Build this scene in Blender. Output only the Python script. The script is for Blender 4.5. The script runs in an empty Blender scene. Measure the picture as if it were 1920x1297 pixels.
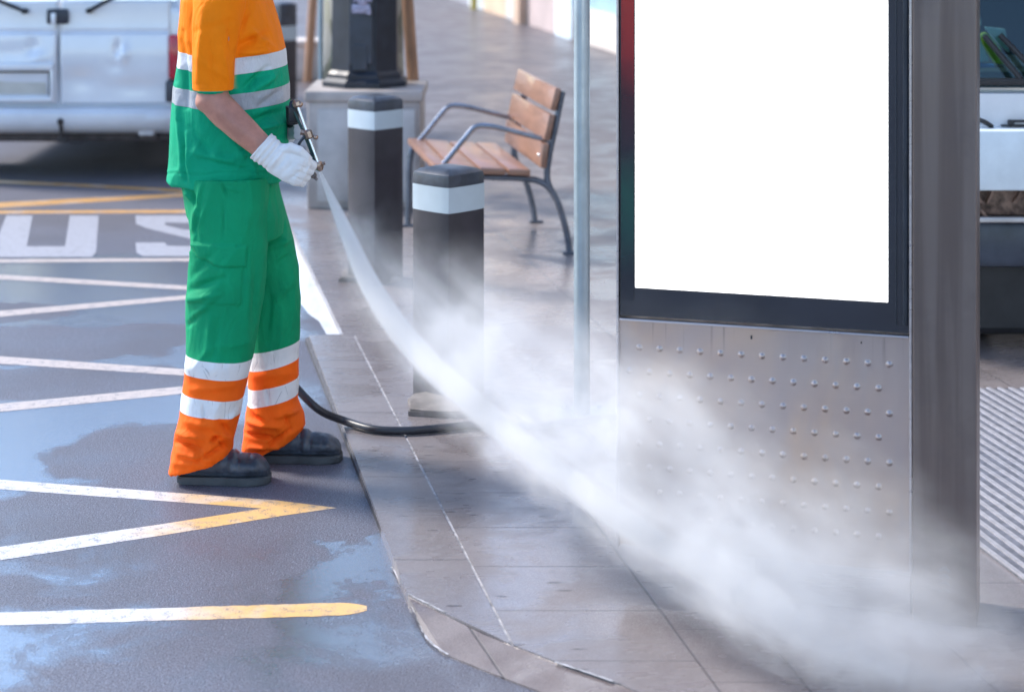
import bpy, bmesh, math, random
import numpy as np
from mathutils import Vector, Matrix, noise as mnoise
random.seed(7)
sc = bpy.context.scene
COL = sc.collection
F, HC, PZ = 3600.0, 1.74, 0.03          # focal length in photo pixels, eye height, pavement level
R = math.radians

def W(px, py, D):                        # a point of the place at distance D
    return Vector(((px-960)/F*D, D, HC-(py+200)/F*D))
def GP(px, py, z=0.0):                   # a point on the ground at height z
    return W(px, py, F*(HC-z)/(py+200))

# ------------------------------------------------------------------ nodes
class G:
    def __init__(s, name, out=True):
        s.m = bpy.data.materials.new(name); s.m.use_nodes = True
        s.t = s.m.node_tree; s.t.nodes.clear()
        s.o = s.t.nodes.new('ShaderNodeOutputMaterial')
    def n(s, typ, props=None, **ins):
        nd = s.t.nodes.new('ShaderNode'+typ)
        for k, v in (props or {}).items(): setattr(nd, k, v)
        for k, v in ins.items():
            key = int(k[1:]) if k[0] == '_' and k[1:].isdigit() else k.replace('__', ' ')
            s.put(nd.inputs[key], v)
        return nd
    def put(s, sock, v):
        if isinstance(v, bpy.types.NodeSocket): s.t.links.new(v, sock)
        else:
            if sock.type == 'RGBA' and not isinstance(v, (int, float)) and len(v) == 3: v = (*v, 1)
            if sock.type == 'RGBA' and isinstance(v, (int, float)): v = (v, v, v, 1)
            sock.default_value = v
    def M(s, op, a, b=0.0, c=0.0, clamp=False):
        nd = s.n('Math', {'operation': op, 'use_clamp': clamp}, _0=a, _1=b)
        if op in ('SMOOTH_MIN', 'COMPARE', 'MULTIPLY_ADD'): s.put(nd.inputs[2], c)
        return nd.outputs[0]
    def V(s, op, a, b=(0, 0, 0)):
        nd = s.n('VectorMath', {'operation': op}, _0=a)
        if op == 'SCALE': s.put(nd.inputs['Scale'], b)
        elif op != 'LENGTH': s.put(nd.inputs[1], b)
        return nd.outputs['Value' if op in ('LENGTH', 'DOT_PRODUCT') else 'Vector']
    def oc(s): return s.n('TexCoord').outputs['Object']
    def sep(s, v): return s.n('SeparateXYZ', None, _0=v).outputs
    def comb(s, x, y, z=0.0): return s.n('CombineXYZ', None, _0=x, _1=y, _2=z).outputs[0]
    def noise(s, v, scale, detail=3, rough=.5, dist=0.0, col=False):
        nd = s.n('TexNoise', None, Vector=v, Scale=scale, Detail=detail, Roughness=rough, Distortion=dist)
        return nd.outputs['Color' if col else 'Fac']
    def mr(s, v, a, b, c=0.0, d=1.0, smooth=True):
        nd = s.n('MapRange', {'interpolation_type': 'SMOOTHSTEP' if smooth else 'LINEAR', 'clamp': True}, _0=v, _1=a, _2=b, _3=c, _4=d)
        return nd.outputs[0]
    def mix(s, f, a, b, mode='MIX'):
        nd = s.n('Mix', {'data_type': 'RGBA', 'blend_type': mode})
        s.put(nd.inputs[0], f); s.put(nd.inputs[6], a); s.put(nd.inputs[7], b)
        return nd.outputs[2]
    def ramp(s, f, stops):
        nd = s.n('ValToRGB', None, _0=f); cr = nd.color_ramp
        while len(cr.elements) < len(stops): cr.elements.new(.5)
        for e, (p, c) in zip(cr.elements, stops): e.position = p; e.color = (*c, 1)
        return nd.outputs[0]
    def bump(s, h, strength=.5, dist=.01, normal=None):
        nd = s.n('Bump', None, Strength=strength, Distance=dist, Height=h)
        if normal is not None: s.put(nd.inputs['Normal'], normal)
        return nd.outputs[0]
    def pr(s, **k):
        nd = s.n('BsdfPrincipled', None, **k)
        s.t.links.new(nd.outputs[0], s.o.inputs[0]); return nd

def plain(name, col, rough=.5, metal=0.0, var=.15, scale=12, bump=.0, bscale=60, bdist=.002, coat=0.0, spec=.5, rvar=.0, stretch=(1, 1, 1)):
    g = G(name); v = g.V('MULTIPLY', g.oc(), stretch)
    nz = g.noise(v, scale, 5, .6)
    c = g.mix(g.mr(nz, .3, .7), tuple(x*(1-var) for x in col), tuple(min(1, x*(1+var)) for x in col))
    k = dict(Base__Color=c, Roughness=rough if rvar == 0 else g.mr(g.noise(v, scale*1.7, 4), .3, .7, rough-rvar, rough+rvar), Metallic=metal)
    if bump: k['Normal'] = g.bump(g.noise(v, bscale, 4, .6), bump, bdist)
    p = g.pr(**k); p.inputs['Coat Weight'].default_value = coat; p.inputs['Specular IOR Level'].default_value = spec
    return g.m

# ------------------------------------------------------------------ mesh helpers
def link(name, me, m=None, parent=None, smooth=True, loc=None):
    o = bpy.data.objects.new(name, me); COL.objects.link(o)
    if m is not None: me.materials.append(m)
    if smooth:
        for p in me.polygons: p.use_smooth = True
    if parent is not None: o.parent = parent
    if loc is not None: o.location = loc
    return o
def tag(o, label=None, cat=None, group=None, kind=None):
    if label: o['label'] = label
    if cat: o['category'] = cat
    if group: o['group'] = group
    if kind: o['kind'] = kind
    return o
def empty(name, loc, label, cat, group=None, rz=0.0):
    o = bpy.data.objects.new(name, None); COL.objects.link(o)
    o.location = loc; o.rotation_euler = (0, 0, rz); o.empty_display_size = .2
    return tag(o, label, cat, group)

class MB:
    """collects shapes into one mesh"""
    def __init__(s): s.bm = bmesh.new()
    def box(s, c, size, bev=0.0, rot=None, seg=2):
        b = bmesh.new(); bmesh.ops.create_cube(b, size=1)
        bmesh.ops.scale(b, vec=size, verts=b.verts)
        if bev > 0: bmesh.ops.bevel(b, geom=b.edges[:], offset=bev, segments=seg, affect='EDGES', profile=.5)
        M = Matrix.Translation(c)
        if rot is not None: M = M @ rot
        bmesh.ops.transform(b, matrix=M, verts=b.verts); s._add(b); return s
    def _add(s, b):
        me = bpy.data.meshes.new('t'); b.to_mesh(me); b.free(); s.bm.from_mesh(me); bpy.data.meshes.remove(me)
    def tube(s, pts, rad, seg=16, closed_ends=True, flat=None, up=Vector((0, 0, 1))):
        pts = [Vector(p) for p in pts]; n = len(pts)
        if not hasattr(rad, '__len__'): rad = [rad]*n
        rings = []; prev = None
        for i, p in enumerate(pts):
            t = (pts[min(i+1, n-1)]-pts[max(i-1, 0)]).normalized()
            a = prev if prev is not None else (up if abs(t.dot(up)) < .95 else Vector((1, 0, 0)))
            a = (a-t*a.dot(t)).normalized(); prev = a; b = t.cross(a)
            r = rad[i]; ra, rb = (r if hasattr(r, '__len__') else (r, r))
            rings.append([s.bm.verts.new(p+a*math.cos(q)*ra+b*math.sin(q)*rb) for q in [2*math.pi*k/seg for k in range(seg)]])
        for A, B in zip(rings, rings[1:]):
            for k in range(seg): s.bm.faces.new((A[k], A[(k+1) % seg], B[(k+1) % seg], B[k]))
        if closed_ends: s.bm.faces.new(rings[0][::-1]); s.bm.faces.new(rings[-1])
        return s
    def loft(s, secs, seg=40, e=2.0):
        """secs: (L, R, depth_half): ring spanning L-R and depth_half along y"""
        rings = []
        for L, Rr, yh in secs:
            c = (L+Rr)/2; h = (Rr-L)/2; ring = []
            for k in range(seg):
                q = 2*math.pi*k/seg; cs, sn = math.cos(q), math.sin(q)
                cs = math.copysign(abs(cs)**(2/e), cs); sn = math.copysign(abs(sn)**(2/e), sn)
                ring.append(s.bm.verts.new(c+h*cs+Vector((0, yh*sn, 0))))
            rings.append(ring)
        for A, B in zip(rings, rings[1:]):
            for k in range(seg): s.bm.faces.new((A[k], A[(k+1) % seg], B[(k+1) % seg], B[k]))
        s.bm.faces.new(rings[0][::-1]); s.bm.faces.new(rings[-1]); return s
    def lathe(s, prof, c=(0, 0, 0), seg=32, rot=None, square=None):
        rings = []
        for r, z in prof:
            ring = []
            for k in range(seg):
                q = 2*math.pi*(k+.5)/seg
                v = Vector((r*math.cos(q), r*math.sin(q), z))
                if rot is not None: v = rot @ v
                ring.append(s.bm.verts.new(v+Vector(c)))
            rings.append(ring)
        for A, B in zip(rings, rings[1:]):
            for k in range(seg): s.bm.faces.new((A[k], A[(k+1) % seg], B[(k+1) % seg], B[k]))
        s.bm.faces.new(rings[0][::-1]); s.bm.faces.new(rings[-1]); return s
    def poly(s, pts, z0=None, thick=0.0):
        """flat polygon; pts world vectors; optional extrusion downward"""
        vs = [s.bm.verts.new(Vector(p)) for p in pts]; f = s.bm.faces.new(vs)
        if thick:
            lo = [s.bm.verts.new(Vector(p)-Vector((0, 0, thick))) for p in pts]
            s.bm.faces.new(lo[::-1])
            for k in range(len(vs)):
                j = (k+1) % len(vs); s.bm.faces.new((vs[k], lo[k], lo[j], vs[j]))
        return s
    def sphere(s, c, r, sub=3, scale=(1, 1, 1), rot=None):
        b = bmesh.new(); bmesh.ops.create_icosphere(b, subdivisions=sub, radius=r)
        bmesh.ops.scale(b, vec=scale, verts=b.verts)
        M = Matrix.Translation(c)
        if rot is not None: M = M @ rot
        bmesh.ops.transform(b, matrix=M, verts=b.verts); s._add(b); return s
    def mesh(s, name):
        bmesh.ops.recalc_face_normals(s.bm, faces=s.bm.faces[:])
        me = bpy.data.meshes.new(name); s.bm.to_mesh(me); s.bm.free(); return me
    def build(s, name, m=None, parent=None, smooth=False, loc=None, rel=None):
        me = s.mesh(name)
        if rel is not None: me.transform(Matrix.Translation(-Vector(rel)))
        o = link(name, me, m, parent, smooth, loc)
        if smooth == 'auto':
            for p in me.polygons: p.use_smooth = True
            for e in me.edges: pass
            bm = bmesh.new(); bm.from_mesh(me)
            for e in bm.edges:
                if len(e.link_faces) == 2 and e.calc_face_angle(0) > R(35): e.smooth = False
            bm.to_mesh(me); bm.free()
        return o

def remesh(mb, voxel, smooth_it=2, name='r'):
    me = mb.mesh(name); o = bpy.data.objects.new('tmp', me); COL.objects.link(o)
    md = o.modifiers.new('r', 'REMESH'); md.mode = 'VOXEL'; md.voxel_size = voxel; md.adaptivity = 0
    if smooth_it:
        sm = o.modifiers.new('s', 'SMOOTH'); sm.factor = .5; sm.iterations = smooth_it
    dg = bpy.context.evaluated_depsgraph_get(); dg.update()
    out = bpy.data.meshes.new_from_object(o.evaluated_get(dg))
    bpy.data.objects.remove(o); out.name = name; return out

def getco(me):
    n = len(me.vertices); co = np.empty(n*3); me.vertices.foreach_get('co', co); co = co.reshape(-1, 3)
    no = np.empty(n*3); me.vertices.foreach_get('normal', no); return co, no.reshape(-1, 3)
def setco(me, co): me.vertices.foreach_set('co', co.reshape(-1)); me.update()
def proj(co): return np.stack([co[:, 0]/co[:, 1]*F+960, (HC-co[:, 2])/co[:, 1]*F-200], 1)
def seg_ridge(p, x0, y0, x1, y1, w, h):
    a = np.array([x0, y0], float); d = np.array([x1-x0, y1-y0], float); L = np.hypot(*d)
    t = ((p-a)@d)/(L*L); tc = np.clip(t, 0, 1); q = p-(a+tc[:, None]*d)
    dist = np.hypot(q[:, 0], q[:, 1]); fade = np.clip(1-np.abs(tc-.5)*1.2, .3, 1)
    return h*np.exp(-(dist/w)**2)*fade
def inpoly(p, poly):
    c = np.zeros(len(p), bool); n = len(poly); j = n-1
    for i in range(n):
        xi, yi = poly[i]; xj, yj = poly[j]
        cond = ((yi > p[:, 1]) != (yj > p[:, 1])) & (p[:, 0] < (xj-xi)*(p[:, 1]-yi)/(yj-yi+1e-9)+xi)
        c ^= cond; j = i
    return c
def nz(co, s, seed=0.0, st=(1, 1, 1)):
    return np.array([mnoise.noise(Vector((c[0]*s*st[0]+seed, c[1]*s*st[1]+seed, c[2]*s*st[2]-seed))) for c in co])

# ================================================================== world, sun, camera
SUN_EL, SUN_AZ = R(42), R(-66)           # sun high, ahead and to the left of the camera
w = bpy.data.worlds.new('World'); sc.world = w; w.use_nodes = True
nt = w.node_tree; bg = nt.nodes['Background']
sky = nt.nodes.new('ShaderNodeTexSky'); sky.sky_type = 'NISHITA'; sky.sun_disc = False
sky.sun_elevation = SUN_EL; sky.sun_rotation = SUN_AZ; sky.air_density = 1.0; sky.dust_density = .5; sky.ozone_density = 3.0
nt.links.new(sky.outputs[0], bg.inputs[0]); bg.inputs[1].default_value = .15
ld = bpy.data.lights.new('sun', 'SUN'); ld.energy = 2.2; ld.angle = R(14); ld.color = (1, .93, .84)
lo = bpy.data.objects.new('sun', ld); COL.objects.link(lo)
sd = Vector((math.sin(SUN_AZ)*math.cos(SUN_EL), math.cos(SUN_AZ)*math.cos(SUN_EL), math.sin(SUN_EL)))
lo.rotation_euler = sd.to_track_quat('Z', 'Y').to_euler(); lo.location = (0, 0, 12)

cd = bpy.data.cameras.new('camera'); cam = bpy.data.objects.new('camera', cd); COL.objects.link(cam)
cam.location = (0, 0, HC); cam.rotation_euler = (R(90), 0, 0)
cd.sensor_width = 36; cd.lens = F/1920*36; cd.shift_y = -(648.5+200)/1920; cd.clip_end = 1500; cd.clip_start = .05
cd.dof.use_dof = True; cd.dof.focus_distance = 5.35; cd.dof.aperture_fstop = 3.0
sc.camera = cam
sc.view_settings.view_transform = 'Standard'; sc.view_settings.look = 'None'; sc.view_settings.gamma = 1
sc.view_settings.exposure = 1.35
cy = sc.cycles
cy.use_denoising = True; cy.volume_bounces = 4; cy.max_bounces = 10; cy.diffuse_bounces = 3; cy.glossy_bounces = 4
cy.volume_step_rate = .25; cy.volume_max_steps = 200; cy.sample_clamp_indirect = 8; cy.use_adaptive_sampling = True; cy.adaptive_threshold = .015

# ================================================================== ground
def ab(g):
    x, y, z = g.sep(g.oc())
    return g.M('ADD', x, g.M('MULTIPLY', y, .2)), y, x
def ell(g, vec, px, py, rx, ry, ang, soft=.25):
    c = GP(px, py); v = g.V('SUBTRACT', vec, (c.x, c.y, 0))
    x, y, _ = g.sep(v); ca, sa = math.cos(ang), math.sin(ang)
    u = g.M('DIVIDE', g.M('ADD', g.M('MULTIPLY', x, ca), g.M('MULTIPLY', y, sa)), rx)
    t = g.M('DIVIDE', g.M('SUBTRACT', g.M('MULTIPLY', y, ca), g.M('MULTIPLY', x, sa)), ry)
    r = g.M('SQRT', g.M('ADD', g.M('MULTIPLY', u, u), g.M('MULTIPLY', t, t)))
    return g.mr(r, 1+soft, 1-soft)

def road_mat():
    g = G('asphalt_wet'); v = g.oc()
    fine = g.noise(v, 215, 3, .75); mid = g.noise(v, 48, 4, .65); big = g.noise(v, 1.1, 4, .55); grit = g.noise(v, 130, 2, .5)
    c = g.mix(g.mr(fine, .38, .64), (.016, .018, .027), (.23, .232, .29))
    c = g.mix(g.mr(mid, .35, .75, 0, .5), c, (.10, .095, .12))
    vo = g.n('TexVoronoi', None, Vector=v, Scale=95.0, Randomness=1.0)
    speck = g.M('MULTIPLY', g.mr(vo.outputs['Distance'], .22, .06), g.mr(grit, .53, .60))
    c = g.mix(g.M('MULTIPLY', speck, .6), c, (.42, .40, .42))
    c = g.mix(g.mr(big, .42, .65, 0, .45), c, (.070, .064, .074))
    warp = g.V('SCALE', g.V('SUBTRACT', g.noise(v, 2.2, 5, .62, col=True), (.5, .5, .5)), .85)
    flat = g.V('MULTIPLY', g.V('ADD', v, warp), (1, 1, 0))
    wet = ell(g, flat, 170, 540, 1.5, .8, .3)
    for e in ((330, 645, .34, .8, -.6), (140, 650, .10, .8, -.5), (120, 795, .95, .34, .5), (250, 740, .55, .28, .45), (40, 860, .5, .3, .3), (560, 470, .3, .8, 0), (690, 1010, .10, .5, -.3)):
        wet = g.M('MAXIMUM', wet, ell(g, flat, *e, .32))
    warp2 = g.V('SCALE', g.V('SUBTRACT', g.noise(v, 5, 4, .6, col=True), (.5, .5, .5)), .3)
    flat2 = g.V('MULTIPLY', g.V('ADD', v, warp2), (1, 1, 0))
    for e in ((20, 645, .42, .30, .1), (225, 642, .36, .24, .8), (60, 718, .62, .24, .1), (30, 585, .25, .2, 0), (330, 850, .4, .35, 0)):
        wet = g.M('MULTIPLY', wet, g.M('SUBTRACT', 1, ell(g, flat2, *e, .12)))
    film = g.mr(g.noise(v, 3.0, 5, .65, .4), .34, .76, 0, .75)
    low = ell(g, flat, 130, 1190, 1.0, .55, .1, .6)
    wetness = g.M('MAXIMUM', wet, g.M('MULTIPLY', film, g.M('ADD', .55, g.M('MULTIPLY', low, 1.2))), clamp=True)
    wetness = g.mr(g.M('ADD', wetness, g.M('ADD', g.M('MULTIPLY', g.M('SUBTRACT', fine, .5), .9), g.M('MULTIPLY', g.M('SUBTRACT', mid, .5), .5))), .05, 1.1)
    c = g.mix(g.M('MULTIPLY', wetness, .35), c, (.05, .055, .075))
    rough = g.M('ADD', g.mr(wetness, 0, 1, .50, .17, smooth=False), g.mr(g.sep(v)[1], 9.2, 11, 0, .4))
    rough = g.M('ADD', rough, g.M('MULTIPLY', g.M('SUBTRACT', mid, .5), .12))
    h = g.M('ADD', g.M('MULTIPLY', fine, .6), g.M('MULTIPLY', mid, .5))
    bs = g.mr(wetness, 0, 1, .9, .5, smooth=False)
    nd = g.n('Bump', None, Strength=bs, Distance=.0038, Height=h)
    g.pr(Base__Color=c, Roughness=rough, Normal=nd.outputs[0], Specular__IOR__Level=g.mr(wetness, 0, 1, .6, 1.0, smooth=False),
         Coat__Weight=g.M('MULTIPLY', wetness, g.mr(g.sep(v)[1], 9, 11, 1, .0)), Coat__Roughness=.15, Coat__IOR=5.0, Coat__Normal=g.bump(h, g.mr(wetness, 0, 1, .7, .42, smooth=False), .003))
    return g.m

def slab_mat(name, kerb=False):
    g = G(name); a, b, x = ab(g); v = g.oc()
    fine = g.noise(v, 320, 2, .7); mid = g.noise(v, 34, 5, .65); big = g.noise(v, 1.6, 4, .6)
    # slab grid: long joints at a = .873, 1.27, 1.465 then every .4; cross joints every .3
    def line(val, wd): return g.mr(g.M('ABSOLUTE', val), wd, wd*.45)
    bj = g.M('ADD', b, .32)
    if kerb:
        fb = g.M('SUBTRACT', g.M('FRACT', g.M('DIVIDE', g.M('ADD', b, .32), .7)), .5)
        j = line(g.M('MULTIPLY', fb, .7), .0035)
        cell = g.M('FLOOR', g.M('DIVIDE', g.M('ADD', b, .32), .7))
    else:
        row = g.M('FLOOR', g.M('DIVIDE', g.M('SUBTRACT', a, 1.465), .4))
        fa = g.M('SUBTRACT', g.M('FRACT', g.M('ADD', g.M('DIVIDE', g.M('SUBTRACT', a, 1.465), .4), .5)), .5)
        la = g.M('MULTIPLY', g.M('MULTIPLY', fa, .4), 1)
        far = g.mr(a, 1.40, 1.41)
        j1 = g.M('MULTIPLY', line(la, .0045), far)
        j2 = line(g.M('SUBTRACT', a, 1.27), .0045)
        off = g.M('MULTIPLY', g.mr(a, 1.268, 1.272), .115)
        fb = g.M('SUBTRACT', g.M('FRACT', g.M('DIVIDE', g.M('ADD', g.M('ADD', b, off), .07), .3)), .5)
        j3 = line(g.M('MULTIPLY', fb, .3), .0035)
        j = g.M('MAXIMUM', g.M('MAXIMUM', j1, j2), g.M('MULTIPLY', j3, .75))
        cell = g.M('ADD', g.M('FLOOR', g.M('DIVIDE', g.M('ADD', g.M('ADD', b, off), .07), .3)), g.M('MULTIPLY', row, 7.3))
    wn = g.n('TexWhiteNoise', {'noise_dimensions': '1D'}, W=cell).outputs['Value']
    c = g.mix(g.mr(fine, .3, .7), (.160, .138, .134), (.275, .245, .243))
    c = g.mix(g.mr(mid, .4, .72, 0, .45), c, (.17, .135, .13))
    c = g.mix(g.M('MULTIPLY', wn, .3), c, (.16, .145, .155))
    c = g.mix(g.mr(big, .45, .7, 0, .35), c, (.15, .118, .105))
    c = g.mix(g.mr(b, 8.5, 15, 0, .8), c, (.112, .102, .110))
    # small dark slots and chewing-gum marks pressed in the slabs
    sv = g.V('MULTIPLY', v, (5.2, 9.0, 1)); vo = g.n('TexVoronoi', None, Vector=sv, Scale=1.0, Randomness=.9)
    ov = g.V('MULTIPLY', g.V('SUBTRACT', sv, vo.outputs['Position']), (1, 1.9, 0))
    gum = g.M('MULTIPLY', g.mr(g.V('LENGTH', ov), .13, .07), g.mr(g.noise(v, 2.3, 2), .50, .56))
    c = g.mix(g.M('MULTIPLY', gum, .65), c, (.06, .052, .055))
    c = g.mix(g.M('MULTIPLY', j, .62), c, (.055, .05, .055))
    stv = g.V('MULTIPLY', v, (3, 14, 1))
    streak = g.mr(g.noise(stv, 1.4, 4, .6), .42, .68)
    wet = g.mr(g.noise(v, 2.6, 4, .6, .6), .36, .62)
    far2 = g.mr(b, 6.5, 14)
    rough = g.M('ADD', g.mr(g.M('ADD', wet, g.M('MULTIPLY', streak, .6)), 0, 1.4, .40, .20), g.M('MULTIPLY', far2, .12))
    h = g.M('SUBTRACT', g.M('ADD', g.M('MULTIPLY', fine, .25), g.M('MULTIPLY', mid, .6)), g.M('MULTIPLY', g.M('ADD', j, g.M('MULTIPLY', gum, .5)), 1.6))
    nd = g.n('Bump', None, Strength=.42, Distance=.0022, Height=h)
    g.pr(Base__Color=c, Roughness=rough, Normal=nd.outputs[0], Specular__IOR__Level=g.mr(b, 6, 13, .8, .25), Coat__Weight=g.M('MULTIPLY', wet, g.mr(b, 6, 12, .5, .08)), Coat__Roughness=.15, Coat__Normal=g.bump(h, .25, .002))
    return g.m

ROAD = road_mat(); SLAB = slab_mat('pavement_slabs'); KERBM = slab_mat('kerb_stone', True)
mb = MB(); mb.poly([(-400, -60, 0), (400, -60, 0), (400, 700, 0), (-400, 700, 0)])
tag(mb.build('road', ROAD), kind='structure')
def A(a, b, z=PZ): return Vector((a-.2*b, b, z))      # street-aligned coordinates
top_line = [GP(765, 1115, PZ), GP(905, 1185, PZ), GP(1045, 1240, PZ), GP(1150, 1276, PZ), GP(1500, 1420, PZ), GP(2400, 1650, PZ)]
bK = F*(HC-PZ)/(628+200)
jl = lambda p: p.x+.2*p.y
# kerb stones (near stretch) and pavement behind them
def atline(a0):       # point of the ramp's upper line at lateral a0
    for p, q in zip(top_line, top_line[1:]):
        if jl(p) <= a0 <= jl(q):
            t = (a0-jl(p))/(jl(q)-jl(p)); return p.lerp(q, t)
mb = MB(); e = atline(.8705)
mb.poly([top_line[0], e, A(.8705, bK), A(.70, bK)], thick=.05); mb.build('kerb', KERBM)['kind'] = 'structure'
e2 = atline(.8785)
mb = MB()
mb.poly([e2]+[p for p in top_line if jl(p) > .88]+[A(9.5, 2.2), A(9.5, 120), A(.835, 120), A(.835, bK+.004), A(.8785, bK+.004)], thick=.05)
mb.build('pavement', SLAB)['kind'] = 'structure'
# joint sand between kerb and paving: pale worn mortar
mort = plain('mortar', (.34, .33, .34), .6, var=.5, scale=30, bump=.6, bscale=90)
mb = MB(); mb.poly([e+Vector((0, 0, -.003)), e2+Vector((0, 0, -.003)), A(.8785, bK, PZ-.003), A(.8705, bK, PZ-.003)], thick=.03)
mb.build('mortar_joint', mort)['kind'] = 'structure'
# sloped ramp stones at the corner
low_line = [GP(800, 1196, .004), GP(832, 1224, .004), GP(925, 1262, .004), GP(1025, 1300, .004), GP(1450, 1490, .004), GP(2500, 1850, .004)]
g = G('ramp_stone'); v = g.oc(); n1 = g.noise(v, 5, 4, .6); n2 = g.noise(v, 3.2, 4, .6, .5); n3 = g.noise(v, 240, 2); xs_ = g.sep(v)[0]; ys_ = g.sep(v)[1]
jn = g.mr(g.M('ABSOLUTE', g.M('SUBTRACT', g.M('FRACT', g.M('DIVIDE', g.M('ADD', xs_, g.M('MULTIPLY', ys_, .35)), .42)), .5)), .010, .004)
c = g.mix(g.mr(n1, .3, .7), (.13, .10, .095), (.22, .185, .175)); c = g.mix(g.mr(n3, .3, .7, 0, .4), c, (.09, .07, .07)); c = g.mix(g.M('MULTIPLY', jn, .7), c, (.04, .035, .035))
wt_ = g.mr(n2, .42, .6)
g.pr(Base__Color=c, Roughness=g.mr(wt_, 0, 1, .42, .16), Normal=g.bump(g.M('SUBTRACT', n3, jn), .4, .002), Coat__Weight=g.M('MULTIPLY', wt_, .8), Coat__Roughness=.12, Coat__IOR=1.8); RAMPM = g.m
mb = MB(); T = [p+Vector((0, 0, -.004)) for p in top_line]
vt = [mb.bm.verts.new(p) for p in T]; vl = [mb.bm.verts.new(p) for p in low_line]
for k in range(len(T)-1): mb.bm.faces.new((vt[k], vt[k+1], vl[k+1], vl[k]))
vg = [mb.bm.verts.new(p-Vector((0, 0, .02))) for p in low_line]
for k in range(len(T)-1): mb.bm.faces.new((vl[k], vl[k+1], vg[k+1], vg[k]))
mb.build('kerb_ramp', RAMPM)['kind'] = 'structure'
ramp_edge = MB()
def strip(mb, pts, wd, z):
    pts = [Vector((p.x, p.y, z)) for p in pts]; L = []; Rr = []
    for i, p in enumerate(pts):
        t = (pts[min(i+1, len(pts)-1)]-pts[max(i-1, 0)]).normalized(); n = Vector((-t.y, t.x, 0))
        ww = wd[i] if hasattr(wd, '__len__') else wd
        L.append(p+n*ww/2); Rr.append(p-n*ww/2)
    mb.poly(L+Rr[::-1]); return mb
def chain(pts, n=14, jit=.0):
    out = []
    for p, q in zip(pts, pts[1:]):
        for k in range(n): out.append(p.lerp(q, k/n)+Vector((random.uniform(-jit, jit), random.uniform(-jit, jit), 0)))
    return out+[pts[-1]]
strip(ramp_edge, chain([GP(765, 1113, PZ), GP(835, 1148, PZ)], 16, .0012), .006, PZ+.0012)
strip(ramp_edge, chain([GP(1040, 1240, PZ), GP(1150, 1277, PZ)], 12, .0015), .007, PZ+.0012)
strip(ramp_edge, chain([GP(735, 1062, .006), GP(765, 1115, .006), GP(786, 1165, .006), GP(801, 1198, .006), GP(840, 1226, .006)], 10, .002), .006, .0062)
ramp_edge.build('ramp_mortar', mort)['kind'] = 'structure'
mb = MB(); mb.poly([A(.686, 4.75, .018), A(.699, 4.72, .022), A(.699, bK, .022), A(.686, bK, .016)], thick=.017)  # dark strip added along the kerb to hide its sunlit face
mb.build('added_kerb_strip', plain('added_strip_dark', (.045, .042, .048), .6, var=.4, scale=40), None)['kind'] = 'structure'
# ---- painted markings
def paint(name, thr, wear=.5, orange=(.72, .43, .16), yellow_all=0.0, base=(.62, .60, .61)):
    g = G(name); v = g.oc(); x, y, z = g.sep(v)
    n1 = g.noise(v, 5, 4, .6); n2 = g.noise(v, 170, 3, .7); n3 = g.noise(v, 28, 4, .7)
    f = g.mr(g.M('ADD', x, g.M('MULTIPLY', g.M('SUBTRACT', n1, .5), .45)), thr-.14, thr+.14)
    f = g.M('MAXIMUM', f, yellow_all)
    f = g.M('MULTIPLY', f, g.mr(g.noise(v, 7.5, 3, .5), .3, .5, .5, 1.0))
    c = g.mix(f, base, orange)
    c = g.mix(g.mr(n3, .45, .75, 0, .25), c, (.45, .42, .43))
    c = g.mix(g.M('MULTIPLY', g.mr(g.M('ADD', g.M('MULTIPLY', n2, .5), g.M('MULTIPLY', n3, .5)), .50, .62), g.M('ADD', wear, .25)), c, (.10, .095, .115))
    g.pr(Base__Color=c, Roughness=.42, Normal=g.bump(n2, .4, .002), Specular__IOR__Level=.6)
    return g.m
def marking(mat, pts, wd, name='road_marking', round_end=False, jit=.0015, z=.0006):
    mb = MB(); P_ = [GP(*p) for p in pts]; n = 40 if len(P_) == 2 else 20
    ch = chain(P_, n, 0); L = len(ch); ws = [wd*(1+random.uniform(-.05, .05)) for _ in ch]
    if round_end:
        for k in range(4): ws[-1-k] = wd*[.35, .7, .9, 1][k]
    strip(mb, ch, ws, z); o = mb.build(name, mat); o['kind'] = 'structure'; return o
PA = paint('paint_near', -.80, .35); PB = paint('paint_mid', -.97, .45); PW = paint('paint_white', 9, .4, base=(.40, .40, .44)); PO = paint('paint_far', -3, .4, (.62, .33, .10), .8)
PWo = paint('paint_offwhite', 9, .6, yellow_all=.16, base=(.50, .46, .46))
marking(PA, [(-900, 1186), (0, 1160), (345, 1150), (688, 1140)], .083, round_end=True)
def quad(mat, pts, name='road_marking', z=.0006):
    mb = MB(); mb.poly([Vector((*GP(*p)[:2], z)) for p in pts]); o = mb.build(name, mat); o['kind'] = 'structure'; return o
# the pointed zigzag nearest the worker's feet, one continuous outline
quad(PB, [(-700, 1132), (0, 1025), (300, 983), (492, 953), (360, 943), (0, 917), (-700, 868), (-700, 846), (0, 899), (360, 926), (520, 938), (632, 952), (540, 965), (300, 1004), (0, 1050), (-700, 1162)])
quad(PWo, [(-700, 880), (0, 757), (345, 724), (480, 707), (345, 704), (0, 682), (-700, 636), (-700, 622), (0, 668), (345, 692), (560, 712), (345, 738), (0, 772), (-700, 898)])
quad(PWo, [(-700, 676), (0, 583), (355, 553), (470, 547), (355, 544), (0, 524), (-700, 480), (-700, 471), (0, 515), (355, 536), (545, 547), (355, 561), (0, 594), (-700, 690)])
marking(PWo, [(-800, 492), (0, 489.5), (520, 486)], .085)
marking(PO, [(-800, 402), (0, 398), (480, 396)], .10)
quad(PO, [(-600, 430), (0, 380), (300, 365), (345, 361), (300, 358.5), (150, 350.5), (-300, 330), (-300, 325), (150, 345), (340, 355), (420, 360), (340, 369), (0, 390), (-600, 444)])
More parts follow.
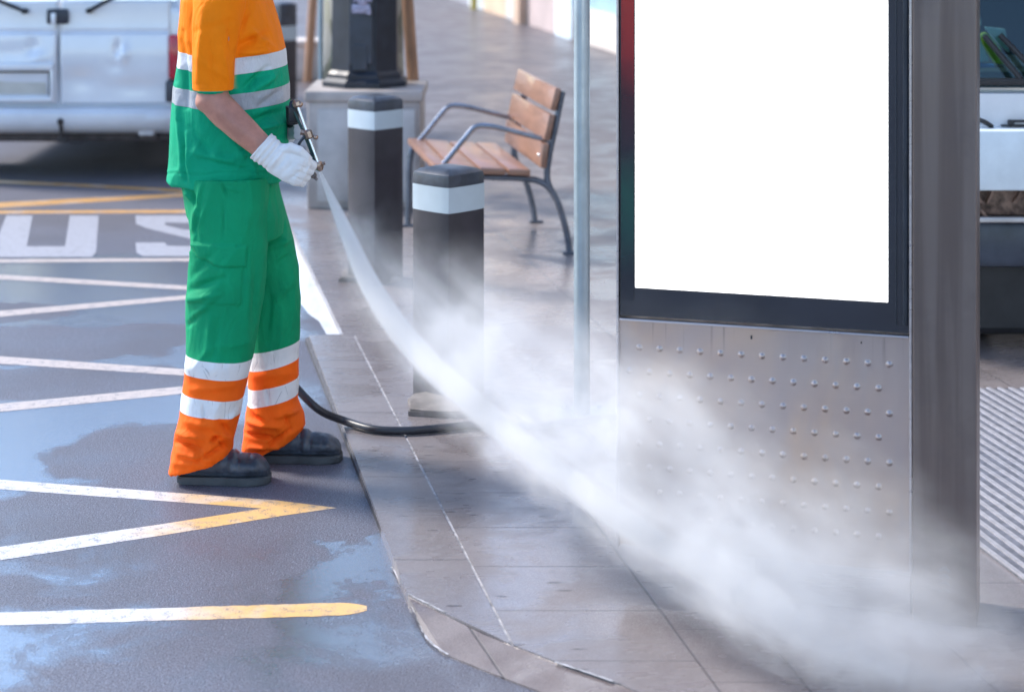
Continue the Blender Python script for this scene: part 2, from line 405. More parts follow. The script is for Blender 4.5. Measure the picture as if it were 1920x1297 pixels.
# lettering US
quad(PW, [(12, 404.5), (61, 404.5), (50, 462), (122, 462), (131, 404.5), (185, 404.5), (180, 474), (172, 482), (-30, 482), (-14, 470)], 'road_lettering')
quad(PW, [(254, 404.5), (368, 404.5), (400, 409), (415, 418), (408, 426), (372, 426), (366, 419), (310, 417), (309, 422), (340, 430), (395, 436), (420, 446), (422, 462), (405, 475), (372, 480.5), (268, 480.5), (256, 474), (254, 455), (309, 455), (313, 461), (366, 462), (370, 452), (350, 446), (275, 428), (255, 420)], 'road_lettering')
g = G('paint_worn_white'); v = g.oc(); n1 = g.noise(g.V('MULTIPLY', v, (14, 5, 1)), 1, 5, .7)
g.pr(Base__Color=g.mix(g.mr(n1, .45, .75, 0, .6), (.82, .83, .85), (.5, .52, .56)), Roughness=.25, Normal=g.bump(n1, .5, .004), Coat__Weight=.6)
quad(g.m, [(505, 300), (518, 300), (545, 368), (562, 412), (584, 470), (602, 522), (637, 627), (612, 627), (598, 602), (580, 590), (566, 572), (552, 560), (540, 500), (528, 400)], 'edge_line')

# ================================================================== metals etc
STEEL = plain('stainless_brushed', (.50, .46, .465), .33, .95, var=.10, scale=4, bump=.12, bscale=30, bdist=.002, rvar=.07, stretch=(1, 1, 12))
def steel_col():
    g = G('column_steel'); v = g.oc(); n = g.noise(g.V('MULTIPLY', v, (9, 1.2, .35)), 2.4, 4, .5, .5)
    s = g.noise(g.V('MULTIPLY', v, (260, 260, 3)), 1, 2, .5)
    blot = g.noise(v, 5, 5, .6)
    c = g.mix(g.mr(n, .35, .65), (.145, .113, .105), (.195, .158, .147))
    c = g.mix(g.mr(blot, .5, .75, 0, .4), c, (.12, .095, .09))
    g.pr(Base__Color=c, Metallic=.85, Roughness=g.mr(blot, .3, .7, .34, .48), Normal=g.bump(s, .12, .001)); return g.m
COLM = steel_col()
DARKM = plain('cast_iron_dark', (.016, .020, .030), .45, 0, var=.3, scale=9, bump=.25, bscale=40, rvar=.08)
BLACK = plain('black_rubber', (.016, .016, .018), .5, var=.3, bump=.2)
ALU = plain('galvanised', (.36, .43, .47), .42, .55, var=.12, scale=8, bump=.1, rvar=.06)
CHROME = plain('chrome', (.72, .74, .76), .16, 1, var=.05)
BRASS = plain('brass_fitting', (.36, .25, .19), .32, .9, var=.3, scale=60)

# ================================================================== bus shelter advertising panel
pl = Vector(((1157-960)/F*4.74, 4.74, PZ)); ex = Vector((.948-(1157-960)/F*4.74, 4.54-4.74, 0)); PWID = ex.length; ex.normalize()
ang = math.atan2(ex.y, ex.x)
sh = empty('bus_shelter', pl, 'stainless steel shelter end with blank white lit poster panel and studded lower plate', 'bus shelter', rz=ang)
def loc(x, y, z): return (x, y, z-PZ)           # shelter-local: y negative = toward camera
def zat(py, px): # height on the panel front at a pixel
    t = (px-960)/F
    # intersect the ray with the front plane
    D = (pl.x*ex.y-pl.y*ex.x)/(t*ex.y-1*ex.x); D = abs(D); return HC-(py+200)/F*D
def xat(px):
    t = (px-960)/F; D = (pl.y*ex.x-pl.x*ex.y)/(ex.x-t*ex.y); return (t*D-pl.x)/ex.x
zs = zat(628, 1700); zs2 = zat(605, 1160); zg = (zs+zs2)/2
TOPZ = 2.45
# lower plate with pressed studs: one pressed sheet, folded round a box
zb = .09
STUDS = []
for r_ in range(9):
    for k in range(14):
        x = PWID-.055-k*.0505-(.02525 if r_ % 2 else 0); z = zat(675, 1500)-.0585*r_+.004
        if x > .03 and z > .19: STUDS.append((x, z))
def pressed_plate():
    xa, xb, za, zb_ = .006, PWID-.007, .135, zg; nx, nzc = 300, 240
    X, Z = np.meshgrid(np.linspace(xa, xb, nx), np.linspace(za, zb_, nzc)); Y = np.zeros_like(X)
    for sx, szz in STUDS:
        r2 = ((X-sx)**2+(Z-szz)**2)/.0070**2; Y -= .0038*np.clip(1-r2, 0, 1)**.7
    Y += .0012*np.sin(X*9+Z*4)+.0010*np.sin(Z*13-X*5)
    mb = MB(); vs = [[mb.bm.verts.new(loc(X[j, i], Y[j, i], Z[j, i])) for i in range(nx)] for j in range(nzc)]
    for j in range(nzc-1):
        for i in range(nx-1): mb.bm.faces.new((vs[j][i], vs[j][i+1], vs[j+1][i+1], vs[j+1][i]))
    back = [mb.bm.verts.new(loc(x_, .12, z_)) for x_, z_ in ((xa, za), (xb, za), (xb, zb_), (xa, zb_))]
    bot = vs[0]; top = vs[-1]; lf = [r[0] for r in vs]; rt = [r[-1] for r in vs]
    mb.bm.faces.new(bot[::-1]+[back[0], back[1]]); mb.bm.faces.new(top+[back[2], back[3]]); mb.bm.faces.new(lf+[back[3], back[0]]); mb.bm.faces.new(rt[::-1]+[back[1], back[2]]); mb.bm.faces.new(back)
    return mb
def plate_mat():
    g = G('studded_plate'); v = g.oc()
    n = g.noise(g.V('MULTIPLY', v, (1.6, 1.6, 1.2)), 2.2, 4, .5, .7); d = g.noise(g.V('MULTIPLY', v, (9, 9, 1.2)), 3, 4, .6)
    c = g.mix(g.mr(n, .35, .65), (.40, .33, .315), (.50, .37, .295)); c = g.mix(g.mr(d, .55, .75, 0, .35), c, (.36, .33, .335))
    X_, Y_, Z_ = g.sep(v); dr = g.M('MULTIPLY', g.mr(g.noise(g.comb(g.M('MULTIPLY', X_, 70), 0.0, g.M('MULTIPLY', Z_, 1.5)), 1, 2, .5), .60, .68), g.mr(g.M('ADD', Z_, g.M('MULTIPLY', g.noise(g.comb(g.M('MULTIPLY', X_, 12), 0.0, 0.0), 1, 1), .16)), zg-PZ-.02, zg-PZ+.09)); c = g.mix(g.M('MULTIPLY', dr, .55), c, (.16, .14, .14))
    low = g.noise(v, 2.6, 3, .5)
    br = g.noise(g.V('MULTIPLY', v, (2, 2, 240)), 1, 2, .5)
    h = g.M('ADD', g.M('MULTIPLY', low, 1.0), g.M('MULTIPLY', br, .02))
    g.pr(Base__Color=c, Metallic=.9, Roughness=g.mr(d, .3, .7, .32, .44), Normal=g.bump(h, .35, .02)); return g.m
PLATE = plate_mat()
pressed_plate().build('lower_plate', PLATE, sh, smooth='auto')
# base skirt and seam
mb = MB(); mb.box(loc((.34+PWID-.006)/2, .062, .082), (PWID-.006-.34, .11, .100), .002); mb.build('base_skirt', STEEL, sh)
mb = MB(); mb.box(loc(.003, .055, (TOPZ+.13)/2), (.006, .13, TOPZ-.13), .0015)
mb.box(loc(PWID-.004, .05, (TOPZ+.13)/2), (.007, .13, TOPZ-.13), .0015); mb.build('edge_trim', CHROME if False else STEEL, sh)
mb = MB(); mb.box(loc(PWID/2, -.004, zg+.004), (PWID-.016, .018, .006), .002); mb.build('ledge_trim', STEEL, sh)
GLOSS = plain('black_glass', (.012, .013, .018), .07, 0, var=.2, coat=.6, spec=.8)
x0, x1 = .0075, PWID-.009
sx0, sx1 = xat(1191), xat(1665); sz = zat(553, 1430)
FRM = MB()
for (xa, xb, za, zb_) in ((x0, sx0, zg+.012, TOPZ-.03), (sx1, x1, zg+.012, TOPZ-.03), (sx0, sx1, zg+.012, sz), (sx0, sx1, 2.25, TOPZ-.03)):
    FRM.box(loc((xa+xb)/2, .05, (za+zb_)/2), (xb-xa, .10, zb_-za), 0)
FRM.build('glass_frame', GLOSS, sh)
mb = MB(); mb.box(loc(x1-.008, -.006, (zg+TOPZ)/2), (.012, .012, TOPZ-zg-.06), .003)
mb.box(loc(x1-.03, -.002, (zg+TOPZ)/2), (.003, .006, TOPZ-zg-.06), .001); mb.build('door_profile', DARKM, sh)
def em(name, col, st):
    g = G(name); e = g.n('Emission', None, Color=col, Strength=st); g.t.links.new(e.outputs[0], g.o.inputs[0]); return g.m
SCR = em('lit_poster', (1, 1, 1), 1.15)
mb = MB(); mb.box(loc((sx0+sx1)/2, .045, (sz+2.25)/2), (sx1-sx0-.001, .095, 2.25-sz-.001), 0); mb.build('lit_poster', SCR, sh)
# red and green reflection painted on a strip between glass edge and lit sheet
g = G('painted_reflection'); v = g.oc(); x, y, z = g.sep(v)
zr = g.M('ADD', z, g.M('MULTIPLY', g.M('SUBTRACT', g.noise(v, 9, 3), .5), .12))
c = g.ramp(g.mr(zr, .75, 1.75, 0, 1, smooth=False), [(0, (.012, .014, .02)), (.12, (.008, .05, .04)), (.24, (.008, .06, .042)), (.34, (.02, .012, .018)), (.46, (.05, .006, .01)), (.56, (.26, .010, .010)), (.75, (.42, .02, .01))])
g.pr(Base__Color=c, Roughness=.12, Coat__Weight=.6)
mb = MB(); mb.box(loc((x0+sx0)/2, -.0015, (zg+.05+TOPZ-.1)/2), (sx0-x0-.006, .003, TOPZ-.1-zg-.05), 0); mb.build('painted_reflection', g.m, sh)
# column
cw = .147
mb = MB(); mb.box(loc(PWID+cw/2+.001, .055, (2.62+.0)/2+PZ), (cw, .17, 2.62), .004); colo = mb.build('column', COLM, sh)
mb = MB()
for k in range(4):
    zc = .10+k*.016+.012
    for s_ in (-1, 1):
        mb.box(loc(PWID+.075+s_*.006, -.0315, zc), (.013, .003, .0035), .0005, Matrix.Rotation(s_*R(38), 4, 'Y'))
mb.build('arrow_emblem', plain('etched', (.12, .13, .16), .5, .3), colo)
mb = MB()
for (px_, py_) in ((1409, 632), (1500, 655), (1448, 640)):
    pass
# screws along the seam, drip stains
mb.box(loc(xat(1409), -.002, zat(632, 1409)), (.004, .003, .009), .001); mb.build('lock_slot', BLACK, sh)
mb = MB(); mb.box(loc(xat(1615), -.002, zat(642, 1615)), (.003, .003, .005), .001)
mb.build('lock_slot', BLACK, sh)
mb = MB(); mb.box(loc(PWID/2+.08, .06, TOPZ+.05), (PWID+.2, .2, .1), .01); mb.build('top_cap', STEEL, sh)

# ================================================================== galvanised sign pole
pp = GP(1091, 782, PZ)
mb = MB(); mb.tube([(0, 0, .012), (0, 0, 3.0)], .0262, 28); 
pole = empty('sign_pole', pp, 'slim pale blue galvanised pole standing between the bench and the poster panel', 'pole')
mb.build('pole', ALU, pole, smooth='auto')
mb = MB(); mb.box((0, 0, .007), (.17, .17, .012), .003)
for s1 in (-1, 1):
    for s2 in (-1, 1): mb.tube([(s1*.06, s2*.06, .01), (s1*.06, s2*.06, .026)], .008, 6)
mb.build('base_plate', ALU, pole)
mb = MB(); mb.box((0, -.03, 2.75), (.4, .006, .4), .002); mb.build('sign_plate', ALU, pole)

# ================================================================== bollards
BOLM = plain('bollard_paint', (.034, .030, .037), .36, 0, var=.25, scale=5, bump=.15, rvar=.08)
CAPM = plain('bollard_cap', (.035, .042, .058), .36, 0, var=.35, scale=18, bump=.3)
BAND = plain('bollard_band', (.46, .53, .57), .38, 0, var=.06, scale=6)
CONC = plain('concrete_base', (.19, .165, .15), .6, 0, var=.35, scale=14, bump=.5, bscale=60)
def diamond(r, z, dome=0.0):      # a square column stood on its corner, corners well rounded
    pts = []; n = 48
    for k in range(n):
        q = 2*math.pi*k/n; c, s_ = math.cos(q), math.sin(q)
        d = 1/(abs(c)**1.13+abs(s_)**1.13)**(1/1.13); rr = min(d, 1.0)*r
        pts.append(Vector((rr*c, rr*s_, z)))
    return pts
def ringloft(mb, rings, cap=True):
    R_ = [[mb.bm.verts.new(p) for p in rg] for rg in rings]; n = len(R_[0])
    for a_, b_ in zip(R_, R_[1:]):
        for k in range(n): mb.bm.faces.new((a_[k], a_[(k+1) % n], b_[(k+1) % n], b_[k]))
    if cap: mb.bm.faces.new(R_[0][::-1]); mb.bm.faces.new(R_[-1])
def bollard(px, ybase, H, hw, label, b0, b1, rz):
    p = GP(px, ybase, PZ); t = empty('bollard', p, label, 'bollard', 'dark bollards with a pale band along the kerb', rz=rz)
    mb = MB(); ringloft(mb, [diamond(hw, .0), diamond(hw, H-b1)]); mb.build('post', BOLM, t, smooth='auto')
    mb = MB(); ringloft(mb, [diamond(hw+.0015, H-b1), diamond(hw+.0015, H-b0)]); mb.build('pale_band', BAND, t, smooth='auto')
    mb = MB(); ringloft(mb, [diamond(hw, H-b0), diamond(hw, H-.022), diamond(hw*.97, H-.012), diamond(hw*.82, H-.001), diamond(hw*.5, H+.006), diamond(hw*.1, H+.008)]); mb.build('cap', CAPM, t, smooth='auto')
    return t
bollard(841, 738, .772, .121, 'dark bollard with pale blue band nearest the camera, water spray hitting its foot', .052, .138, R(2))
bollard(704, 524, .81, .121, 'dark bollard with pale band in front of the concrete plinth', .055, .135, R(2))
bollard(529, 186, .80, .121, 'far dark bollard with white band just behind the worker\'s chest', .19, .31, R(0))
b1 = GP(838, 762, PZ)
def broken_pad(px, py, w_, d_, label):
    p = GP(px, py, PZ); mb = MB(); pts = []
    for k in range(18):
        q = 2*math.pi*k/18; c, s_ = math.cos(q), math.sin(q); m = 1/max(abs(c), abs(s_))*random.uniform(.86, 1.02)
        pts.append(Vector((c*m*w_/2, s_*m*d_/2, .022)))
    mb.poly(pts, thick=.0215); bmesh.ops.bevel(mb.bm, geom=[e_ for e_ in mb.bm.edges if all(v_.co.z > .02 for v_ in e_.verts)], offset=.006, segments=2, affect='EDGES')
    o = mb.build('concrete_footing', CONC, None, loc=p); tag(o, label, 'footing', 'mortar footings of the bollards'); return o
broken_pad(840, 764, .27, .26, 'cracked pale mortar footing under the nearest bollard')
broken_pad(696, 521, .27, .22, 'small mortar footing under the bollard by the plinth')

# ================================================================== plinth, lamp, tree, stakes
PLM = plain('plinth_concrete', (.38, .335, .31), .6, 0, var=.28, scale=3.5, bump=.35, bscale=40, rvar=.1)
PLL = plain('plinth_face', (.47, .445, .43), .55, 0, var=.16, scale=4, bump=.25, bscale=50)
p = GP(682, 392, PZ); D0 = p.y
pt = empty('concrete_plinth', (p.x, p.y+.3, PZ), 'weathered square concrete plinth carrying the black lamp base', 'plinth')
s0 = F/D0; hw = 106/s0; hh = .64
mb = MB(); mb.box((0, 0, hh/2-.03), (hw*2, .6, hh-.06), .012); mb.build('block', PLM, pt, smooth='auto')
mb = MB(); mb.box((0, 0, hh-.03), (hw*2+.03, .63, .06), .012); mb.build('cap_slab', PLM, pt, smooth='auto')
mb = MB()
for xx, ww in ((-.16, .18), (.05, .18), (.235, .09)): mb.box((xx, -.303, .29), (ww, .012, .50), .006)
mb.build('face_panel', PLL, pt, smooth='auto')
LD = D0+.32; s1 = F/LD; lx = (685-960)/F*LD
lamp = empty('street_lamp', (lx, LD, PZ+hh), 'black cast iron street lamp with panelled base and pale crest, on the concrete plinth', 'street lamp')
def octo(r, z): return [Vector((r*math.cos(2*math.pi*(k+.5)/8)*1.02, r*math.sin(2*math.pi*(k+.5)/8), z)) for k in range(8)]
mb = MB(); ringloft(mb, [octo(.245, .001), octo(.245, .028), octo(.215, .05), octo(.215, .07), octo(.195, .09)]); mb.build('flange', DARKM, lamp)
mb = MB(); ringloft(mb, [octo(.192, .09), octo(.188, .62), octo(.20, .64), octo(.20, .70), octo(.12, .8), octo(.075, .95)]); mb.build('pedestal', DARKM, lamp)
mb = MB(); mb.box((-.01, -.182, .33), (.13, .02, .40), .006); mb.box((-.015, -.19, .17), (.08, .012, .14), .004); mb.build('access_door', plain('lamp_door', (.035, .042, .058), .3, 0, var=.2), lamp)
CREST = plain('crest', (.34, .32, .42), .4, .4, var=.4, scale=60)
mb = MB(); mb.box((-.01, -.194, .435), (.10, .012, .05), .005); mb.sphere((.0, -.197, .48), .03, 2, (1, .4, 1)); mb.box((.035, -.197, .42), (.02, .012, .035), .004); mb.tube([(-.05, -.197, .475), (-.02, -.2, .495), (.05, -.197, .48)], .008, 8)
mb.build('crest', CREST, lamp, smooth='auto')
mb = MB()
for q in range(8):
    a_ = 2*math.pi*q/8; mb.tube([(.183*math.cos(a_+.39), .183*math.sin(a_+.39), .09), (.18*math.cos(a_+.39), .18*math.sin(a_+.39), .62)], .009, 8)
mb.build('corner_bead', DARKM, lamp, smooth='auto')
mb = MB(); mb.lathe([(.075, .94), (.06, 1.2), (.05, 2.6), (.07, 2.65), (.05, 2.7), (.04, 3.2)], seg=24); mb.build('shaft', DARKM, lamp, smooth='auto')
mb = MB(); mb.lathe([(.08, 3.2), (.14, 3.3), (.2, 3.65), (.22, 3.7), (.06, 3.85), (.02, 3.95)], seg=6); mb.build('lantern', plain('lantern_glass', (.5, .52, .5), .2), lamp)

def bark():
    g = G('plane_bark'); v = g.V('MULTIPLY', g.oc(), (1, 1, .45))
    vo = g.n('TexVoronoi', None, Vector=g.V('ADD', v, g.V('SCALE', g.noise(v, 6, 3, col=True), .15)), Scale=16.0)
    c = g.ramp(g.sep(vo.outputs['Color'])[0], [(0, (.20, .20, .13)), (.35, (.32, .31, .24)), (.65, (.50, .47, .42)), (.9, (.13, .13, .09))])
    g.pr(Base__Color=c, Roughness=.8, Normal=g.bump(g.noise(v, 40, 4), .5, .006)); return g.m
TD = 11.35; tx = (681-960)/F*TD
tree = empty('plane_tree', (tx, TD, PZ), 'plane tree with mottled grey-green trunk rising behind the street lamp', 'tree')
mb = MB(); tp = [(0, 0, -.02), (.0, 0, .15), (0, 0, .8), (.01, .02, 1.6), (.0, 0, 2.6), (.05, .05, 3.4), (.05, .0, 4.4)]
mb.tube(tp, [.29, .255, .238, .23, .21, .17, .11], 28)
limbs = []
for k in range(6):
    q = k*1.05+.3; e_ = Vector((math.cos(q)*1.5, math.sin(q)*1.5, 4.6+.3*(k % 3))); m_ = Vector((math.cos(q)*.6, math.sin(q)*.6, 3.9))
    mb.tube([(0, 0, 3.0+.12*k), m_, e_], [.10, .07, .03], 10); limbs.append(e_)
mb.build('trunk', bark(), tree, smooth=True)
mb = MB(); rr = random.Random(3)
for k in range(1600):
    c_ = rr.choice(limbs)+Vector((rr.gauss(0, .55), rr.gauss(0, .55), rr.gauss(.5, .5)))
    if c_.z < 3.6: c_.z = 3.6+rr.random()*.5
    M_ = Matrix.Translation(c_) @ Matrix.Rotation(rr.random()*6.28, 4, 'Z') @ Matrix.Rotation(rr.gauss(0, .8), 4, 'X')
    s_ = rr.uniform(.05, .11); pts = [(0, -s_, 0), (s_*.8, -s_*.2, .01), (s_*.5, s_*.6, 0), (0, s_, -.01), (-s_*.5, s_*.6, 0), (-s_*.8, -s_*.2, .01)]
    mb.bm.faces.new([mb.bm.verts.new(M_ @ Vector(q)) for q in pts])
mb.build('crown', plain('leaves', (.07, .11, .035), .6, var=.4, scale=3), tree)
WOODST = plain('stake_wood', (.42, .22, .12), .6, var=.2, scale=6, bump=.3, stretch=(8, 8, 1))
def stake(x0_, y0_, x1_, y1_, D, r_, label, ground=True):
    a_ = W(x0_, y0_, D); b_ = W(x1_, y1_, D); d_ = (a_-b_); 
    lo_ = b_+d_*((PZ-b_.z)/d_.z); hi_ = b_+d_*((2.3-b_.z)/d_.z); mb = MB(); mb.tube([Vector(), hi_-lo_], r_, 16)
    o = mb.build('tree_stake', WOODST, None, smooth='auto', loc=lo_); return tag(o, label, 'stake', 'round wooden stakes supporting street trees')
stake(764, 0, 776, 175, 11.0, .034, 'orange-brown wooden tree stake right of the black lamp base')
stake(587, 0, 577, 150, 17.4, .040, 'thin brownish wooden stake left of the black lamp base')
mb = MB(); mb.tube([(0, 0, 0), (0, 0, 2.6)], .014, 16); mb.tube([(0, 0, 0), (0, 0, .02)], .04, 16)
o = mb.build('thin_pole', ALU, None, smooth='auto', loc=W(601, 168, 11.9)*1 if False else Vector(((601-960)/F*11.2, 11.2, PZ))); tag(o, 'thin grey-blue metal pole just left of the lamp base', 'pole')
# low pale block wall seen in the gap behind worker's chest
mb = MB(); q = GP(585, 152, PZ); mb.box((0, 0, .16), (.75, .35, .32), .02); mb.box((0, 0, .34), (.8, .4, .05), .015)
tag(mb.build('stone_block', plain('pale_stone', (.62, .55, .50), .6, var=.12, bump=.2), None, smooth='auto', loc=(q.x+.1, q.y+.2, PZ)), 'low pale stone block beside the far wooden stake', 'stone block')

# ================================================================== bench
BW = plain('bench_wood', (.30, .155, .10), .42, var=.16, scale=5, bump=.25, bscale=25, stretch=(1, 1, 6), coat=.25)
BI = plain('bench_iron', (.13, .145, .18), .32, .6, var=.2, scale=12, rvar=.06)
BA = plain('bench_arm_steel', (.30, .32, .36), .22, .9, var=.15, scale=12)
rf = GP(1068, 475, PZ); rb = GP(1003, 417, PZ); bd = (rb-rf); BL = bd.length; bd.normalize()
bench = empty('bench', rf, 'single-seat wooden slat bench with curved grey metal armrests, facing the kerb', 'bench', rz=math.atan2(bd.y, bd.x)-math.pi/2)
# local: +y = along length (away), -x = seat front
def prof(pts, y): return [(-u, y, z-PZ) for u, z in pts]
def smoothpts(pts, n=6):
    P_ = [Vector(p) for p in pts]; out = []
    for i in range(len(P_)-1):
        a_, b_, c_, d_ = P_[max(i-1, 0)], P_[i], P_[i+1], P_[min(i+2, len(P_)-1)]
        for k in range(n):
            t = k/n; out.append(.5*((2*b_)+(-a_+c_)*t+(2*a_-5*b_+4*c_-d_)*t*t+(-a_+3*b_-3*c_+d_)*t**3))
    return out+[P_[-1]]
for y_ in (0, BL):
    mb = MB()
    mb.tube(smoothpts(prof([(.0, .032), (.018, .144), (.065, .29), (.125, .365), (.22, .392), (.41, .405), (.60, .44)], y_)), [(.016, .022)]*37, 10)
    mb.build('seat_rail', BI, bench, smooth='auto')
    mb = MB(); mb.tube(smoothpts(prof([(.06, .28), (.108, .38), (.098, .50), (.07, .63), (.035, .80)], y_)), .016, 10); mb.build('back_post', BI, bench, smooth='auto')
    mb = MB(); mb.tube(smoothpts(prof([(.59, .44), (.635, .435), (.655, .36), (.66, .2), (.665, .032)], y_)), .017, 10)
    mb.box((-.665, y_, .006), (.07, .05, .01), .002); mb.build('leg', BI, bench, smooth='auto')
    mb = MB(); mb.box((.005, y_, .006), (.07, .05, .01), .002); mb.build('foot_plate', BI, bench)
    mb = MB(); mb.tube(smoothpts(prof([(.095, .568), (.20, .595), (.32, .628), (.40, .643), (.455, .638), (.50, .592), (.56, .52), (.622, .448)], y_)), .013, 10); mb.build('armrest', BA, bench, smooth='auto')
def slat(u0, z0, u1, z1, th, name='slat'):
    a_ = Vector((-u0, 0, z0-PZ)); b_ = Vector((-u1, 0, z1-PZ)); d_ = b_-a_; an = math.atan2(d_.z, d_.x)
    mb = MB(); mb.box(((a_.x+b_.x)/2, BL/2-.005, (a_.z+b_.z)/2), (d_.length, BL+.11, th), .006, Matrix.Rotation(-an, 4, 'Y')); mb.build(name, BW, bench, smooth='auto')
slat(.20, .425, .305, .432, .03, 'seat_slat'); slat(.318, .433, .44, .44, .03, 'seat_slat'); slat(.455, .442, .575, .455, .03, 'seat_slat'); slat(.588, .457, .66, .462, .03, 'seat_slat')
slat(.066, .82, .092, .715, .03, 'back_slat'); slat(.096, .695, .122, .575, .03, 'back_slat'); slat(.126, .560, .138, .445, .03, 'back_slat')
for z_, u_ in ((.77, .048), (.63, .079), (.50, .112)):
    for y_ in (0, BL):
        mb = MB(); mb.sphere((-u_-.032, y_, z_-PZ), .011, 2); mb.build('bolt', CHROME, bench, smooth=True)

# ================================================================== silver van (rear)
VD = 11.55; vx = (107-960)/F*VD; sv = F/VD
van = empty('parked_van', (vx, VD, 0), 'dented silver van seen from behind with black wipers and blank plate, left of the worker', 'van', rz=0)
VP = plain('van_paint', (.74, .77, .82), .28, .15, var=.05, scale=2, coat=.5)
VB = plain('van_bumper', (.66, .69, .74), .38, .1, var=.08, scale=3, coat=.2)
def zv(py): return HC-(py+200)/F*VD
def xv(px): return (px-107)/sv
HWV = .80
# body: stations from rear (y=0) to front
def body_ring(y, hw_, z0, z1, r_=.09, tumble=.0):
    pts = []; n = 10
    for cx, cz, q0 in ((hw_-r_, z0+r_, -90), (hw_-r_, z1-r_*1.4, 0), (-hw_+r_, z1-r_*1.4, 90), (-hw_+r_, z0+r_, 180)):
        for k in range(n+1):
            q = R(q0+90*k/n); xx = cx+math.cos(q)*r_; zz = cz+math.sin(q)*r_*(1.4 if cz > 1 else 1)
            xx *= 1-tumble*max(0, zz-1.0); pts.append(Vector((xx, y, zz)))
    return pts
mb = MB(); TU = .0; SILL = zv(4)
ringloft(mb, [body_ring(.07, HWV-.07, .44, SILL-.02, .06, TU), body_ring(.085, HWV-.03, .42, SILL-.01, .06, TU), body_ring(.13, HWV, .40, SILL, .06, TU), body_ring(3.0, HWV, .38, SILL, .06, TU), body_ring(3.95, HWV-.08, .4, SILL-.12, .1, 0)])
mb.build('body', VP, van, smooth='auto')
mb = MB(); mb.box((0, 1.55, 1.83), (2*HWV-.16, 2.9, .07), .03)
for sgn in (-1, 1):
    for y0_, y1_ in ((.11, .14), (1.5, 1.5), (3.35, 2.95)):
        mb.tube([(sgn*(HWV-.05), y0_, SILL-.05), (sgn*(HWV-.13), y1_, 1.83)], .045, 10)
mb.build('roof', VP, van, smooth='auto')
# door skins with real dents
def door(xa, xb, za, zb_, name, dents, crease):
    nx, nzc = 90, 90; mb = MB(); grid = []
    for j in range(nzc+1):
        z = za+(zb_-za)*j/nzc; row = []
        for i in range(nx+1):
            x = xa+(xb-xa)*i/nx
            y = .045+.02*abs(x/HWV)**4
            ex_ = min(x-xa, xb-x, z-za, zb_-z); y += .03*max(0, 1-ex_/.014)**2
            if crease: 
                t = (z-crease)/.018; y += .012*(1/(1+math.exp(-t*3))) - .006
                y += .012*math.exp(-((z-crease+.002)/.010)**2)*(1 if abs(x) < .66 else max(0, 1-(abs(x)-.66)/.04))
            y -= .035*math.exp(-((z-(crease or 1)+.16)/.16)**2)*.6
            for (dx, dz, rx, rz_, h) in dents: y += h*math.exp(-((x-dx)/rx)**2-((z-dz)/rz_)**2)
            row.append(mb.bm.verts.new((x, y, z)))
        grid.append(row)
    for j in range(nzc):
        for i in range(nx): mb.bm.faces.new((grid[j][i], grid[j][i+1], grid[j+1][i+1], grid[j+1][i]))
    return mb.build(name, VP, van, smooth=True)
zb0, zt0 = zv(198), zv(2); cr = zv(60)
door(xv(109), .675, zb0, zt0, 'rear_door', [(xv(218), zv(95), .025, .05, .018), (xv(232), zv(103), .03, .05, -.016), (xv(150), zv(150), .10, .07, .012), (xv(250), zv(165), .14, .05, .008), (xv(215), zv(125), .05, .04, .008)], cr)
door(-.675, xv(105), zb0, zt0, 'rear_door', [(xv(58), zv(92), .04, .06, .012), (xv(70), zv(110), .05, .04, -.01), (xv(20), zv(100), .12, .06, .01)], cr)
# windows
g = G('van_glass'); tr = g.n('BsdfTransparent', None, Color=(.8, .88, .92)); gl = g.n('BsdfGlossy', None, Roughness=.03, Color=(.9, .95, 1))
mx = g.n('MixShader', None, _0=.14, _1=tr.outputs[0], _2=gl.outputs[0]); g.t.links.new(mx.outputs[0], g.o.inputs[0]); GL = g.m
for sgn in (-1, 1):
    mb = MB(); mb.box((sgn*.365, .062, (zt0+1.70)/2+.005), (.66, .03, 1.70-zt0-.01), .012); f_ = mb.build('rear_window', GL, van, smooth='auto')
# number plate recess (blank)
mb = MB(); za, zb_ = zv(197)+.03, zv(120); xa, xb = -.62, xv(100)
mb.box(((xa+xb)/2, .022, zv(126)), (xb-xa, .05, .05), .012); mb.box(((xa+xb)/2, .026, zv(187)), (xb-xa, .04, .035), .012)
mb.box((xb-.012, .026, zv(156)), (.024, .05, zv(120)-zv(190)), .010); mb.build('plate_surround', VP, van, smooth='auto')
mb = MB(); mb.box(((xa+xb)/2-.02, .036, zv(158)), (xb-xa-.06, .012, zv(139)-zv(179)), .003); mb.build('number_plate', plain('blank_plate', (.52, .51, .47), .45, var=.12, scale=3), van)
mb = MB(); mb.box((xb-.028, .028, zv(158)), (.012, .03, zv(133)-zv(178)), .003); mb.box(((xa+xb)/2, .024, zv(136)), (xb-xa-.04, .03, .008), .002); mb.build('plate_gap', BLACK, van)
# handle
mb = MB(); mb.box((xv(106), .028, zv(32)), (.132, .03, .092), .014); hd = mb.build('handle_recess', plain('handle_black', (.03, .035, .05), .4), van, smooth='auto')
mb = MB(); mb.box((xv(100), .005, zv(36)), (.03, .03, .07), .008); mb.build('handle', VP, hd, smooth='auto')
# wipers
for pts in ([(-30, -10), (20, 12), (45, 22)], [(166, 21), (195, 5), (250, -22)]):
    mb = MB(); mb.tube([Vector((xv(a_), .012 if k else .012, zv(b_))) for k, (a_, b_) in enumerate(pts)], [.012, .012, .010], 8)
    e_ = pts[-1] if pts[0][0] < 0 else pts[0]; mb.tube([Vector((xv(e_[0]), .05, zv(e_[1]))), Vector((xv(e_[0]), -.005, zv(e_[1])))], .017, 12); mb.build('wiper', BLACK, van, smooth='auto')
